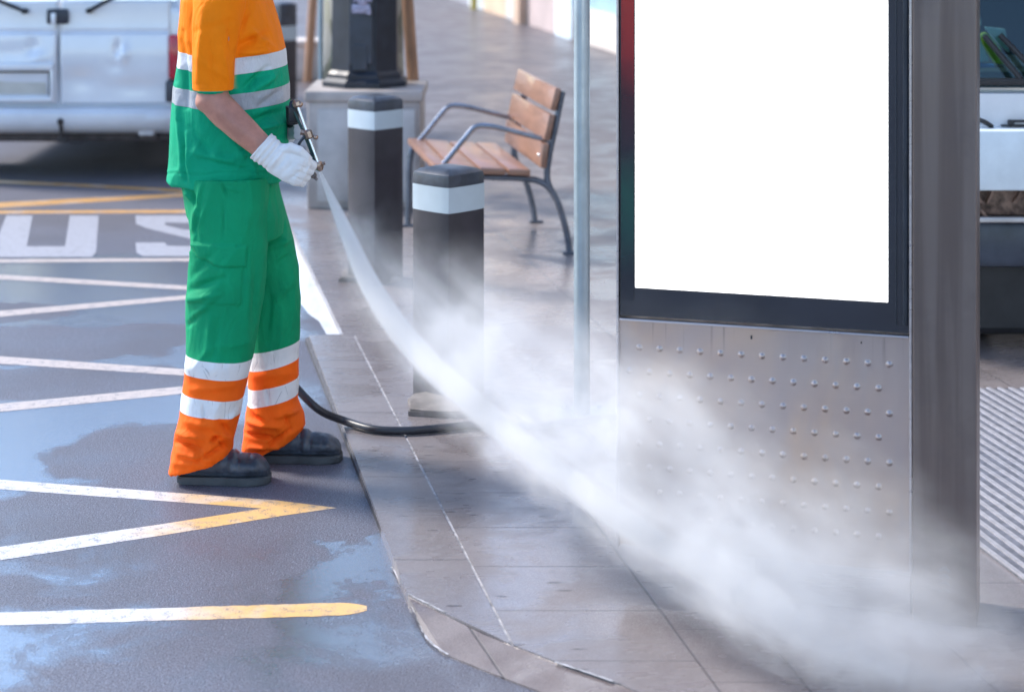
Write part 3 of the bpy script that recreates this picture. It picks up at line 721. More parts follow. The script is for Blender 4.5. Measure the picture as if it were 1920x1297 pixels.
# tail lights
for sgn in (-1, 1):
    mb = MB(); mb.box((sgn*.700, .052, (zv(66)+zv(150))/2), (.062, .10, zv(66)-zv(150)), .018); mb.build('tail_light', plain('tail_red', (.45, .01, .03), .2, coat=.6), van, smooth='auto')
    mb = MB(); mb.box((sgn*.690, .052, (zv(152)+zv(192))/2), (.08, .10, zv(152)-zv(192)), .012); mb.build('light_base', plain('tail_grey', (.05, .055, .07), .5), van, smooth='auto')
# bumper
mb = MB(); zc = (zv(202)+zv(252))/2; hh_ = (zv(202)-zv(252))/2; prof_ = []
def bring(x, yo):
    return [Vector((x, yo+.20, zc-hh_*.9)), Vector((x, yo+.04, zc-hh_)), Vector((x, yo-.02, zc-hh_*.55)), Vector((x, yo-.04, zc)), Vector((x, yo-.035, zc+hh_*.55)), Vector((x, yo-.01, zc+hh_*.9)), Vector((x, yo+.03, zc+hh_)), Vector((x, yo+.2, zc+hh_))]
xs = np.linspace(-.82, .82, 41); ringloft(mb, [bring(float(x), .0+.14*max(0, (abs(x)-.5)/.32)**2.4) for x in xs]); mb.build('bumper', VB, van, smooth='auto')
mb = MB(); mb.box((0, 3.85, .27), (1.5, .2, .3), .05); mb.box((0, 2.0, .3), (1.4, 3.3, .12), .03); mb.box((0, .35, zv(262)), (1.35, .5, .05), .01); mb.box((xv(275), .12, zv(256)), (.11, .12, .075), .015); mb.box((xv(60), .2, zv(258)), (.45, .2, .06), .03); mb.build('underbody', plain('underbody', (.06, .05, .05), .7, var=.4), van, smooth='auto')
mb = MB(); mb.box((xv(273), .05, zv(250)), (.095, .08, .035), .01); mb.build('exhaust_bracket', plain('pale_bracket', (.5, .5, .52), .5), van, smooth='auto')
mb = MB(); mb.sphere((xv(116), -.035, zv(227)), .022, 2); mb.tube([(xv(116), -.03, zv(228)), (xv(117), -.02, zv(258))], .012, 10); mb.box((xv(118), .0, zv(262)), (.06, .05, .03), .006)
mb.tube(smoothpts([(xv(125), 0, zv(262)), (xv(135), -.01, zv(268)), (xv(155), -.01, zv(268)), (xv(167), 0, zv(258))]), .007, 8); mb.build('tow_hitch', plain('hitch', (.035, .03, .03), .6), van, smooth='auto')
for sgn in (-1, 1):
    for y_ in (.62, 3.2):
        mb = MB(); Ry = Matrix.Rotation(R(90), 3, 'Y')
        mb.lathe([(.19, -.095), (.29, -.09), (.305, -.06), (.305, .06), (.29, .09), (.19, .095)], (sgn*.70, y_, .305), 36, Ry)
        wh = mb.build('wheel', BLACK, van, smooth='auto')
        mb = MB(); mb.lathe([(.03, -.075), (.185, -.07), (.185, .07), (.03, .075)], (sgn*.70, y_, .305), 24, Ry); mb.build('rim', plain('rim', (.35, .36, .38), .4, .6), wh, smooth='auto')

# ================================================================== white truck behind the shelter
TDp = 7.05; st = F/TDp; t0 = (1900-960)/F*TDp
trk = empty('white_truck', (t0+.35, TDp, 0), 'front of a white lorry with dark windscreen and high-visibility vest inside, behind the steel column', 'lorry')
def zt(py): return HC-(py+200)/F*TDp
def xt(px): return (px-960)/F*TDp-(t0+.35)
TW = plain('truck_white', (.68, .71, .74), .3, 0, var=.04, coat=.5); TG = plain('truck_bumper', (.66, .74, .78), .4, 0, var=.05)
HT = .80
mb = MB(); ringloft(mb, [body_ring(.05, HT, zt(352), zt(163), .05), body_ring(.0, HT-.02, zt(352)+.02, zt(166), .05)][::-1]+[body_ring(2.2, HT, zt(352), zt(163), .05)]); mb.build('cab_body', TW, trk, smooth='auto')
mb = MB(); mb.box((0, 1.1, 2.02), (2*HT, 2.2, .12), .05)
for sgn in (-1, 1): mb.box((sgn*(HT-.03), .28, (zt(163)+2.0)/2), (.05, .06, 2.0-zt(163)), .015, Matrix.Rotation(R(-12), 4, 'X'))
mb.box((0, 1.9, 1.5), (2*HT-.02, .6, 1.0), .03); mb.build('cab_roof', TW, trk, smooth='auto')
GW = G('windscreen'); gp = GW.pr(Base__Color=(.55, .75, .8), Roughness=.02, IOR=1.3); gp.inputs['Transmission Weight'].default_value = .0
mb = MB(); mb.box((0, .19, (zt(160)+1.98)/2), (2*HT-.1, .01, 1.98-zt(160)), .002, Matrix.Rotation(R(-12), 4, 'X'))
g = G('windscreen_glass'); tr = g.n('BsdfTransparent', None, Color=(.50, .62, .62)); gl = g.n('BsdfGlossy', None, Roughness=.03, Color=(.9, .95, 1))
mx = g.n('MixShader', None, _0=.04, _1=tr.outputs[0], _2=gl.outputs[0]); g.t.links.new(mx.outputs[0], g.o.inputs[0]); mb.build('windscreen', g.m, trk)
mb = MB(); mb.box((0, .03, zt(155)), (2*HT-.02, .04, .024), .006); mb.build('windscreen_seal', BLACK, trk)
mb = MB(); mb.box((0, .55, zt(150)+.0), (2*HT-.12, .75, .03), .01); mb.build('dashboard', plain('dash', (.03, .05, .055), .6), trk)
mb = MB(); mb.box((0, 1.2, 1.3), (2*HT-.12, .03, 1.2), .01); mb.build('cab_interior', plain('cab_dark', (.012, .02, .024), .8), trk)
VEST = plain('vest_yellow', (.42, .55, .05), .7, var=.2, bump=.4, bscale=15); 
def cloth(pts, m, name, yy, th=.03):
    mb = MB(); P_ = [(xt(a_), zt(b_)) for a_, b_ in pts]; n = len(P_)
    f0 = [mb.bm.verts.new((x, yy-.01*math.sin(i*2.1), z)) for i, (x, z) in enumerate(P_)]; f1 = [mb.bm.verts.new((x, yy+th, z)) for x, z in P_]
    mb.bm.faces.new(f0); mb.bm.faces.new(f1[::-1])
    for k in range(n): mb.bm.faces.new((f0[k], f0[(k+1) % n], f1[(k+1) % n], f1[k]))
    bmesh.ops.bevel(mb.bm, geom=mb.bm.edges[:], offset=.004, segments=2, affect='EDGES')
    return mb.build(name, m, trk, smooth='auto')
cloth([(1884, 78), (1896, 74), (1924, 105), (1934, 138), (1912, 136), (1890, 100)], VEST, 'hi_vis_vest', .36)
cloth([(1854, 85), (1884, 76), (1893, 104), (1906, 132), (1880, 136), (1862, 118)], plain('vest_pale', (.45, .66, .66), .6, bump=.4), 'folded_cloth', .39)
cloth([(1851, 128), (1862, 120), (1884, 136), (1908, 136), (1906, 152), (1849, 152)], plain('blue_bag', (.02, .16, .42), .5), 'blue_bag', .33)
cloth([(1900, 66), (1940, 70), (1950, 118), (1925, 98)], plain('vest_pale2', (.5, .68, .70), .6), 'folded_cloth', .42)
for a_, b_, c_, d_ in ((1858, 72, 1918, 150), (1888, 70, 1945, 135)):
    mb = MB(); mb.tube([Vector((xt(a_), .10, zt(b_))), Vector((xt(c_), .03, zt(d_)))], .011, 8); mb.build('wiper', BLACK, trk, smooth='auto')
WIRE = plain('wire_rack', (.45, .52, .52), .4, .5)
mb = MB(); mb.tube(smoothpts([Vector((xt(a_), .44, zt(b_))) for a_, b_ in ((1842, 70), (1838, 45), (1855, 38), (1885, 42), (1892, 60), (1880, 75))]), .006, 6); mb.build('wire_frame', WIRE, trk, smooth='auto')
mb = MB(); mb.box((0, -.045, (zt(238)+zt(350))/2), (2*HT+.06, .13, zt(238)-zt(350)), .012); mb.build('front_bumper', TG, trk, smooth='auto')
mb = MB(); mb.tube(smoothpts([(xt(1826), -.03, zt(222)), (xt(1840), -.045, zt(226)), (xt(1856), -.03, zt(236))]), .009, 8); mb.box((xt(1893), -.02, zt(229)), (.02, .03, .02), .005); mb.box((xt(1912), -.02, zt(226)), (.07, .02, .008), .002); mb.box((xt(1905), -.02, zt(234.5)), (.12, .02, .006), .002)
mb.build('badge_bar', BLACK, trk, smooth='auto')
GRU = plain('greasy_metal', (.22, .15, .12), .55, .3, var=.7, scale=22, bump=.6, bscale=30)
mb = MB(); mb.box((0, .12, (zt(355)+zt(412))/2), (2*HT-.1, .06, zt(355)-zt(412)), .01); rr = random.Random(5)
for k in range(40):
    x_ = rr.uniform(-.7, .7); z_ = rr.uniform(zt(405), zt(362)); a_ = rr.uniform(-1, 1); mb.box((x_, .06, z_), (.012, .03, .09), .003, Matrix.Rotation(a_, 4, 'Y'))
mb.build('grille', GRU, trk, smooth='auto')
mb = MB(); mb.box((0, -.03, zt(409)), (2*HT, .03, .02), .005); mb.build('chrome_rail', plain('rail', (.5, .48, .47), .35, .6), trk)
mb = MB(); mb.box((0, .08, (zt(418)+zt(505))/2), (2*HT-.02, .12, zt(418)-zt(505)), .02); mb.build('lower_valance', plain('valance', (.045, .055, .075), .35, var=.4, scale=6), trk, smooth='auto')
for sgn in (-1, 1):
    mb = MB(); mb.lathe([(.2, -.11), (.33, -.10), (.35, -.07), (.35, .07), (.33, .10), (.2, .11)], (sgn*.42, .52, .37), 32, Matrix.Rotation(R(90), 3, 'Y')); mb.build('wheel', BLACK, trk, smooth='auto')
mb = MB(); mb.box((0, 1.3, .42), (1.5, 2.0, .3), .02); mb.box((0, .20, .32), (1.56, .18, .46), .03); mb.build('chassis_with_dark_box', BLACK, trk)  # front black box added to make the space under the cab dark

# ================================================================== ribbed tactile grating on the pavement
aL, aN = 1.30*1.71, 3.7; bF = F*1.71/(731+200); bNr = 3.9
mb = MB(); mb.poly([A(aL+.002, bNr, PZ+.006), A(aN, bNr, PZ+.006), A(aN, bF, PZ+.006), A(aL+.002, bF, PZ+.006)], thick=.0055)
gr = mb.build('ribbed_mat', plain('rib_base', (.13, .135, .16), .42, var=.35, scale=30, bump=.3)); tag(gr, 'ribbed metal floor grating with bright diagonal bars, right of the steel column', 'grating')
mb = MB(); k = 0; a_ = aL+.008
while a_ < aN:
    w_ = .0068; n = 24; L_ = []; R2 = []
    for i in range(n+1):
        b_ = bNr+(bF-bNr)*i/n; dj = .0012*math.sin(i*1.7+k); L_.append(A(a_-w_+dj, b_, PZ+.0105)); R2.append(A(a_+w_+dj, b_, PZ+.0105))
    mb.poly(L_+R2[::-1], thick=.0045); a_ += .0385; k += 1
mb.build('rib', plain('rib_bright', (.44, .43, .46), .38, .25, var=.15, scale=40), gr)

# ================================================================== building along the right
bl = empty('shop_building', A(5.2, 24), 'row of pale plastered shop fronts at the far edge of the pavement behind the bench', 'building')
def wall(b0_, b1_, col, name='wall', z0=PZ, z1=6.5, out=0.0, th=.5, rough=.7):
    c_ = A(5.2-out, b0_), A(5.2-out, b1_); n_ = Vector((.981, .196, 0))
    mb = MB(); P_ = [c_[0], c_[1], c_[1]+n_*th, c_[0]+n_*th]; P_ = [Vector((p.x, p.y, z1)) for p in P_]
    mb.poly(P_, thick=z1-z0)
    o = mb.build(name, plain(name+'_m', col, rough, var=.1, scale=2, bump=.2), None); o.data.transform(Matrix.Translation(-Vector(bl.location))); o.parent = bl
wall(2, 20.3, (.42, .38, .36)); wall(20.3, 22.35, (.60, .52, .46), 'wall', PZ, .42, .0); wall(20.3, 22.35, (.33, .50, .54), 'shop_window', .42, 2.6, -.06, .4, .2); wall(20.3, 22.35, (.5, .45, .42), 'wall', 2.6, 6.5)
wall(22.4, 23.25, (.62, .70, .76), 'door', PZ, 2.3, .03); wall(22.35, 23.3, (.5, .45, .42), 'wall', 2.302, 6.5)
wall(23.3, 24.95, (.46, .36, .34)); wall(24.95, 25.35, (.52, .36, .26), 'pilaster', PZ, 3, .12); wall(24.96, 26.4, (.58, .55, .52)); wall(26.4, 28.1, (.62, .44, .30)); wall(28.1, 29.3, (.66, .70, .72)); wall(29.3, 75, (.30, .29, .32))
for b_ in (6, 10, 14, 18): wall(b_, b_+1.6, (.05, .07, .09), 'window', 1.1, 2.9, .03, .1, .1)
mb = MB(); q = A(5.1, 28.3); mb.tube([(0, 0, 0), (0, 0, 3)], .05, 12); o = mb.build('drain_pipe', plain('pipe_yellow', (.45, .36, .08), .5), None, smooth='auto'); o.location = q-Vector(bl.location); o.parent = bl

# ================================================================== worker
SK = plain('skin', (.43, .19, .135), .48, var=.16, scale=16, bump=.12, bscale=120)
def hv_shirt():
    g = G('work_shirt'); v = g.oc(); x, y, z = g.sep(v); zz = z
    # forward tilt of the bands over chest and belly
    t = g.M('ADD', zz, g.M('MULTIPLY', g.M('ABSOLUTE', g.M('SUBTRACT', x, S_MID)), -.10))
    sleeve = g.M('MAXIMUM', g.mr(y, S_NEAR+.010, S_NEAR-.010), g.mr(y, S_FAR-.01, S_FAR+.01))
    org = (1.0, .225, .0); grn = (.0, .35, .175); wht = (.66, .68, .70); gry = (.40, .42, .45)
    def band(a, b): return g.M('MULTIPLY', g.mr(t, a-.0008, a+.0008), g.mr(t, b+.0008, b-.0008))
    c = g.mix(g.mr(t, Z1T-.001, Z1T+.001), grn, org)
    c = g.mix(band(Z1B, Z1T), c, wht); c = g.mix(band(Z2B, Z2T), c, gry)
    sleeve = g.M('MULTIPLY', sleeve, g.mr(z, HC-(171+200)/F*5.55, HC-(169+200)/F*5.55)); c = g.mix(sleeve, c, org)
    n = g.noise(v, 9, 3); c = g.mix(g.mr(n, .3, .7, 0, .10), c, (0, 0, 0), 'MULTIPLY')
    bandm = g.M('MULTIPLY', g.M('MAXIMUM', band(Z1B, Z1T), band(Z2B, Z2T)), g.M('SUBTRACT', 1, sleeve))
    cr = g.noise(g.V('MULTIPLY', v, (3, 3, 1.0)), 16, 4, .6, 1.5)
    h = g.M('ADD', g.M('ADD', g.noise(v, 420, 2), g.M('MULTIPLY', g.noise(g.V('MULTIPLY', v, (1, 1, .55)), 11, 4, .55, 1.8), 9)), g.M('MULTIPLY', g.M('MULTIPLY', cr, bandm), 6.0))
    g.pr(Base__Color=c, Roughness=g.mr(bandm, 0, 1, .72, .35), Normal=g.bump(h, .45, .0025), Specular__IOR__Level=g.mr(bandm, 0, 1, .18, .5)); return g.m
PD = 5.80
S_MID = W(440, 0, PD).x; S_NEAR = PD-.205; S_FAR = PD+.205
def zp(py, D=PD): return HC-(py+200)/F*D
Z1T, Z1B, Z2T, Z2B = zp(101)-0, zp(131), zp(166), zp(197)
person = empty('person', (W(430, 0, PD).x, PD, 0), 'street cleaner in orange and green workwear and white gloves, spraying with a lance', 'person')
PINV = -Vector(person.location)
def S(l, r_, yl, D=PD, yr=None): return W(l, yl, D), W(r_, yl if yr is None else yr, D)
def secs(rows, D):
    out = []
    for r_ in rows:
        if len(r_) == 4: y, l, rr_, yh = r_; L, Rr = S(l, rr_, y, D)
        elif len(r_) == 5: y, l, rr_, yh, dd = r_; L, Rr = S(l, rr_, y, dd)
        else: yl, l, yr, rr_, yh, dd = r_; L, Rr = S(l, rr_, yl, dd, yr)
        out.append((L, Rr, yh))
    return out
# ---- shirt
mb = MB()
mb.loft(secs([(337, 316, 528, .195), (325, 317, 532, .198), (290, 320, 539, .198), (230, 323, 543, .196), (160, 330, 542, .196), (100, 337, 536, .20), (50, 338, 524, .205), (0, 341, 506, .205), (-25, 348, 494, .20), (-48, 365, 482, .17), (-64, 390, 470, .10), (-76, 402, 464, .065)], PD), 56, 2.35)
mb.loft(secs([(169, 361, 438, .064, 5.585), (150, 361, 439, .066, 5.585), (100, 361, 442, .070, 5.585), (50, 361, 452, .075, 5.60), (0, 363, 462, .080, 5.62), (-30, 372, 460, .078, 5.65), (-50, 395, 450, .05, 5.68)], PD), 40, 2.2)
mb.loft(secs([(169, 385, 468, .066, 6.01), (100, 385, 466, .070, 6.01), (50, 380, 462, .075, 6.0), (0, 375, 462, .080, 5.98), (-30, 380, 460, .075, 5.95), (-50, 395, 450, .05, 5.92)], PD), 40, 2.2)
sm = remesh(mb, .0046, 2, 'shirt'); co, no = getco(sm); pj = proj(co); near = np.clip(-no[:, 1]*1.6, 0, 1)
d = np.zeros(len(co)); sleeve = (co[:, 1] < S_NEAR+.004) & (pj[:, 1] < 172)
body = ~sleeve
folds = [(446, 88, 505, 62, 9, -.007), (452, 100, 500, 96, 8, .006), (440, 70, 470, 10, 8, -.005), (470, 60, 520, 95, 9, .005), (455, 168, 500, 128, 7, -.006), (470, 172, 520, 136, 8, .006), (486, 200, 541, 160, 8, -.005), (455, 235, 541, 205, 9, -.006), (470, 245, 543, 228, 7, .006), (500, 265, 541, 250, 7, -.005),
         (430, 300, 530, 262, 9, .004), (344, 60, 352, 200, 7, -.006), (334, 160, 345, 330, 6, .005), (340, 230, 350, 335, 6, -.005), (352, 250, 356, 335, 5, .003), (365, 285, 450, 310, 10, .004), (380, 300, 470, 320, 8, -.003), (360, 240, 400, 300, 9, -.003), (470, 300, 480, 334, 7, .003), (505, 300, 512, 334, 6, -.003)]
for f_ in folds: d += 3.0*seg_ridge(pj, *f_[:4], f_[4]*.8, f_[5])*body*near
for f_ in [(380, 20, 372, 150, 9, .004), (395, 60, 402, 165, 8, -.0035), (418, 90, 428, 165, 7, .003), (370, 110, 430, 150, 9, .0025), (430, 40, 438, 110, 8, -.004), (365, 60, 440, 40, 8, -.002)]: d += 2.6*seg_ridge(pj, *f_[:4], f_[4]*.8, f_[5])*sleeve*near
d += seg_ridge(pj, 361, 159, 440, 160, 1.6, -.0022)*sleeve+seg_ridge(pj, 361, 152, 440, 153, 1.6, -.001)*sleeve
hem = np.exp(-((pj[:, 1]-325)/1.7)**2)*body*(pj[:, 1] > 300)
d -= .0022*hem; d += .0015*np.exp(-((pj[:, 1]-321)/2)**2)*body
d += .006*nz(co, 7, 3.3, (1, 1, .6))*body+.002*nz(co, 22, 9, (1, 1, .5))
d += .007*(1-np.abs(nz(co, 6.5, 21, (1, 1, .8))))**5*body*near
co = co+no*d[:, None]; co[:, 2] += np.where(body & (pj[:, 1] > 300), .004*np.sin(co[:, 0]*22)+.003*np.sin(co[:, 0]*51+1), 0)*np.clip((pj[:, 1]-300)/35, 0, 1)
setco(sm, co); SHIRT = hv_shirt()
o = link('shirt', sm, SHIRT, person); o.matrix_parent_inverse = Matrix.Translation(PINV)

# ---- trousers
def trouser_mat():
    g = G('work_trousers'); v = g.oc(); x, y, z = g.sep(v)
    farl = g.mr(y, 5.79, 5.80)
    # near leg edges (z) and far leg edges; far bands rise to the front
    xt_ = g.M('MULTIPLY', g.M('SUBTRACT', x, W(510, 0, 5.9).x), .20)
    xn_ = g.M('MULTIPLY', g.M('SUBTRACT', x, W(405, 0, 5.69).x), -.10)
    t = g.M('SUBTRACT', z, g.M('ADD', g.M('MULTIPLY', farl, xt_), g.M('MULTIPLY', g.M('SUBTRACT', 1, farl), xn_)))
    def z2(yn, yf):
        a_ = HC-(yn+200)/F*5.62; b_ = HC-(yf+200)/F*5.84
        return g.M('ADD', a_, g.M('MULTIPLY', farl, b_-a_))
    def step(e): return g.mr(g.M('SUBTRACT', t, e), -.0008, .0008)
    e1, e2, e3, e4 = z2(675, 655), z2(709, 689), z2(748, 724), z2(782, 756)
    grn = (.0, .30, .125); org = (1.0, .135, .004); wht = (.80, .80, .80)
    c = g.mix(step(e1), wht, grn); c = g.mix(step(e2), org, c); c = g.mix(step(e3), wht, c); c = g.mix(step(e4), org, c)
    inb = g.M('ADD', g.M('SUBTRACT', step(e2), step(e1)), g.M('SUBTRACT', step(e4), step(e3)))
    wv = g.noise(v, 460, 2); n = g.noise(v, 8, 3); crs = g.n('TexVoronoi', {'feature': 'DISTANCE_TO_EDGE'}, Vector=g.V('MULTIPLY', v, (1, 1, .35)), Scale=26.0).outputs['Distance']
    crease = g.M('MULTIPLY', g.mr(crs, .03, .0), g.M('ABSOLUTE', inb))
    c = g.mix(g.M('MULTIPLY', crease, g.mr(g.noise(v, 30, 2), .45, .6, 0, .6)), c, (.3, .3, .32))
    c = g.mix(g.mr(n, .35, .7, 0, .12), c, (0, .02, .01))
    g.pr(Base__Color=c, Roughness=.7, Normal=g.bump(g.M('ADD', g.M('ADD', wv, g.M('MULTIPLY', g.noise(g.V('MULTIPLY', v, (1, 1, .5)), 12, 4, .55, 1.6), 9)), g.M('MULTIPLY', crs, g.M('MULTIPLY', g.M('ABSOLUTE', inb), 4))), .45, .0025), Specular__IOR__Level=.2); return g.m
mb = MB(); DN, DF = 5.69, 5.90
mb.loft(secs([(285, 335, 522, .165, PD), (345, 342, 520, .175, PD), (400, 352, 532, .178, PD), (440, 370, 530, .15, PD)], PD), 48, 2.3)
near_rows = [(330, 345, 505, .10), (400, 352, 502, .105), (460, 358, 501, .103), (520, 354, 497, .10), (560, 350, 493, .098), (610, 349, 485, .094), (670, 350, 473, .09), (708, 347, 465, .088), (745, 341, 457, .088), (780, 339, 450, .088), (812, 330, 441, .088)]
mb.loft(secs([(y, l, r_, h, DN) for y, l, r_, h in near_rows]+[(850, 322, 835, 436, .088, DN), (884, 317, 849, 433, .086, DN)], DN), 44, 2.3)
far_rows = [(330, 390, 518, .10), (400, 408, 535, .105), (450, 425, 551, .103), (500, 437, 562, .10), (560, 450, 565, .096), (620, 462, 561, .092), (655, 468, 558, .09), (720, 467, 556, .088), (748, 467, 555, .088)]
mb.loft(secs([(y, l, r_, h, DF) for y, l, r_, h in far_rows]+[(790, 461, 776, 567, .088, DF), (826, 456, 795, 571, .088, DF), (860, 455, 812, 560, .08, DF)], DF), 44, 2.3)
tm = remesh(mb, .0046, 2, 'trousers'); co, no = getco(tm); pj = proj(co); near = np.clip(-no[:, 1]*1.6, 0, 1)
nl = co[:, 1] < 5.79; fl = ~nl; d = np.zeros(len(co))
NF = [(352, 345, 372, 395, 6, -.006), (346, 352, 356, 372, 4, .006), (376, 350, 362, 430, 6, .005), (415, 342, 428, 372, 3, -.004), (428, 352, 452, 360, 3, .003), (360, 520, 405, 470, 8, -.003), (355, 545, 420, 520, 8, -.005), (358, 560, 410, 552, 7, .004), (360, 600, 400, 560, 8, .005), (352, 610, 380, 585, 6, -.005), (395, 590, 388, 660, 7, .003), (410, 600, 402, 668, 6, -.003), (430, 520, 440, 560, 8, .003), (480, 480, 478, 640, 9, -.004), (466, 470, 460, 640, 10, .003), (372, 400, 368, 450, 5, -.003), (418, 380, 420, 450, 2, -.002),
      (332, 828, 375, 842, 5, -.011), (335, 812, 378, 822, 7, .009), (340, 850, 395, 862, 7, .008), (372, 862, 425, 835, 5, -.009), (398, 826, 412, 817, 5, -.013), (404, 812, 432, 822, 5, .010), (412, 830, 436, 842, 4, -.008), (352, 790, 400, 800, 9, .006), (410, 790, 436, 812, 6, -.006), (330, 868, 385, 872, 6, .004), (425, 790, 445, 770, 6, .005), (360, 730, 440, 722, 8, .004), (380, 760, 384, 790, 3, -.004), (345, 690, 460, 694, 22, .003)]
FF = [(500, 440, 548, 425, 9, -.006), (505, 462, 556, 445, 8, .006), (510, 500, 560, 470, 8, -.004), (520, 560, 552, 520, 9, .004), (515, 380, 540, 430, 7, .005), (508, 560, 500, 640, 8, -.004), (530, 580, 525, 650, 7, .003),
      (470, 790, 520, 800, 7, .010), (462, 812, 512, 822, 5, -.010), (500, 838, 545, 805, 4, -.010), (470, 838, 520, 838, 5, .008), (520, 780, 562, 768, 7, .008), (476, 765, 500, 785, 6, .006), (462, 850, 500, 846, 4, -.008), (530, 775, 545, 800, 5, -.006), (480, 705, 552, 698, 10, .004), (498, 725, 505, 758, 3, -.004)]
for f_ in NF: d += 2.3*seg_ridge(pj, *f_[:4], f_[4]*.8, f_[5])*nl*near
for f_ in FF: d += 2.3*seg_ridge(pj, *f_[:4], f_[4]*.8, f_[5])*fl*near
flap = inpoly(pj, [(362, 456), (462, 461), (459, 500), (408, 499), (372, 482)])&nl&(no[:, 1] < -.1)
pock = inpoly(pj, [(360, 470), (456, 470), (450, 572), (356, 566)])&nl&(no[:, 1] < -.1)
d += .009*flap+.004*(pock & ~flap)
d += seg_ridge(pj, 418, 345, 418, 455, 1.8, -.0025)*nl*near
d += .006*nz(co, 8, 1.3, (1, 1, .45))+.0022*nz(co, 25, 5, (1, 1, .6))
lowz = np.clip((.17-co[:, 2])/.1, 0, 1); d += lowz*.006*nz(co, 18, 7.7, (1, 1, 1.6))
d += .007*(1-np.abs(nz(co, 8, 31, (1, 1, .6))))**5*near
for e_ in ((362, 456, 372, 482), (372, 482, 408, 500), (408, 500, 459, 501), (459, 500, 463, 462)): d += seg_ridge(pj, *e_, 2.2, -.006)*nl*near
setco(tm, co+no*d[:, None])
TRM = trouser_mat(); o = link('trousers', tm, TRM, person); o.matrix_parent_inverse = Matrix.Translation(PINV)

# ---- body (one continuous skin)
mb = MB()
def wt(l): return [W(*q) for q in l]
mb.tube(wt([(415, 330, PD), (420, 150, PD), (420, 0, PD), (430, -60, PD)]), [(.12, .09), (.13, .1), (.15, .1), (.06, .06)], 20, up=Vector((0, 1, 0)))
mb.tube(wt([(430, -50, PD), (440, -95, PD), (446, -125, PD)]), [.062, .056, .055], 20)
hc = W(452, -165, PD)
mb.sphere(hc+Vector((0, 0, .02)), .1, 3, (.98, .78, 1.12)); mb.sphere(hc+Vector((.035, 0, -.05)), .06, 3, (1, .85, .95))
mb.tube([hc+Vector((.088, 0, .02)), hc+Vector((.112, 0, -.022)), hc+Vector((.09, 0, -.03))], [.008, .014, .008], 12)
for s_ in (-1, 1):
    mb.sphere(hc+Vector((-.01, s_*.08, -.005)), .03, 2, (.6, .35, 1)); mb.tube([hc+Vector((.084, s_*.015, .03)), hc+Vector((.075, s_*.045, .032))], [.008, .006], 8)
mb.tube([hc+Vector((.083, -.022, -.058)), hc+Vector((.092, 0, -.058)), hc+Vector((.083, .022, -.058))], .007, 8)
mb.tube(wt([(415, -25, 5.62), (408, 60, 5.585), (402, 150, 5.575), (397, 186, 5.572), (424, 214, 5.565), (458, 246, 5.555), (494, 278, 5.55), (515, 293, 5.55)]), [.058, .052, .046, .050, .0455, .041, .0345, .022], 24, up=Vector((0, 1, 0)))
mb.sphere(W(388, 190, 5.575), .034, 3)
mb.tube(wt([(425, -25, 5.97), (428, 100, 6.02), (432, 185, 6.03), (480, 215, 6.0), (520, 232, 5.93), (540, 235, 5.88)]), [.058, .05, .046, .042, .034, .03], 20, up=Vector((0, 1, 0)))
mb.tube(wt([(420, 320, 5.73), (415, 560, DN), (400, 800, DN), (395, 850, DN)]), [.08, .06, .045, .04], 16); mb.tube(wt([(450, 320, 5.85), (500, 560, DF), (512, 780, DF), (512, 815, DF)]), [.08, .06, .045, .04], 16)
bmh = remesh(mb, .0052, 4, 'body'); co, no = getco(bmh); pj = proj(co)
d = seg_ridge(pj, 405, 200, 470, 262, 8, .003)+seg_ridge(pj, 425, 190, 480, 245, 6, -.0025)+.0015*nz(co, 30, 2); setco(bmh, co+no*d[:, None])
o = link('body', bmh, SK, person); o.matrix_parent_inverse = Matrix.Translation(PINV)
mb = MB(); mb.sphere(hc+Vector((-.012, 0, .035)), .104, 3, (.98, .82, 1.08)); hm = remesh(mb, .006, 1, 'hair'); co, no = getco(hm)
keep = (co[:, 2] < hc.z-.03)|((co[:, 0] > hc.x+.03) & (co[:, 2] < hc.z+.07)); co[keep] = co[keep]-no[keep]*.03; setco(hm, co+no*(.004*nz(co, 60, 1))[:, None])
o = link('hair', hm, plain('hair', (.04, .028, .02), .6, var=.3, bump=.5, bscale=80), person); o.matrix_parent_inverse = Matrix.Translation(PINV)

# ---- gloves
GLV = plain('glove_knit', (.74, .73, .72), .75, var=.05, scale=20, bump=.5, bscale=330, bdist=.0015)
def glove(pts_palm, fingers, thumb, cuff):
    mb = MB()
    mb.tube(wt(cuff[0]), cuff[1], 32, up=Vector((0, 1, 0)))
    mb.tube(wt(pts_palm[0]), pts_palm[1], 28, up=Vector((0, 1, 0)))
    for f_ in fingers: mb.tube(wt(f_), [.0135, .0135, .0128, .0118, .0105][:len(f_)], 14)
    mb.tube(wt(thumb), [.017, .0155, .0135, .012][:len(thumb)], 14)
    return mb
GD = 5.535
fing = []
for k in range(4):
    t = k/3; x = 572-20*t; y = 300+33*t; n = 1-.12*abs(t-.4)
    fing.append([(x-16, y-9, GD+.012), (x+4, y+3, GD+.004), (x+17*n, y+11*n, GD+.024), (x+12*n, y+8*n, GD+.05), (x-6, y-3, GD+.056)])
gm = glove(([(500, 284, 5.55), (520, 299, 5.545), (542, 309, GD+.005), (562, 317, GD+.006), (574, 322, GD+.012)], [(.030, .040), (.026, .044), (.025, .050), (.024, .052), (.018, .046)]), fing,
           [(522, 283, GD+.004), (545, 277, GD-.004), (563, 284, GD-.004), (578, 297, GD+.004)], ([(489, 273, 5.55), (497, 280, 5.55), (510, 290, 5.55), (524, 300, 5.548)], [(.043, .047), (.042, .046), (.038, .043), (.034, .043)]))
gmm = remesh(gm, .0024, 2, 'glove'); co, no = getco(gmm); pj = proj(co)
s_ = (pj[:, 0]-489)*.76+(pj[:, 1]-273)*.65
d = .0016*np.cos(s_*.62)*np.exp(-((s_-18)/20)**2)+.0018*nz(co, 45, 4)
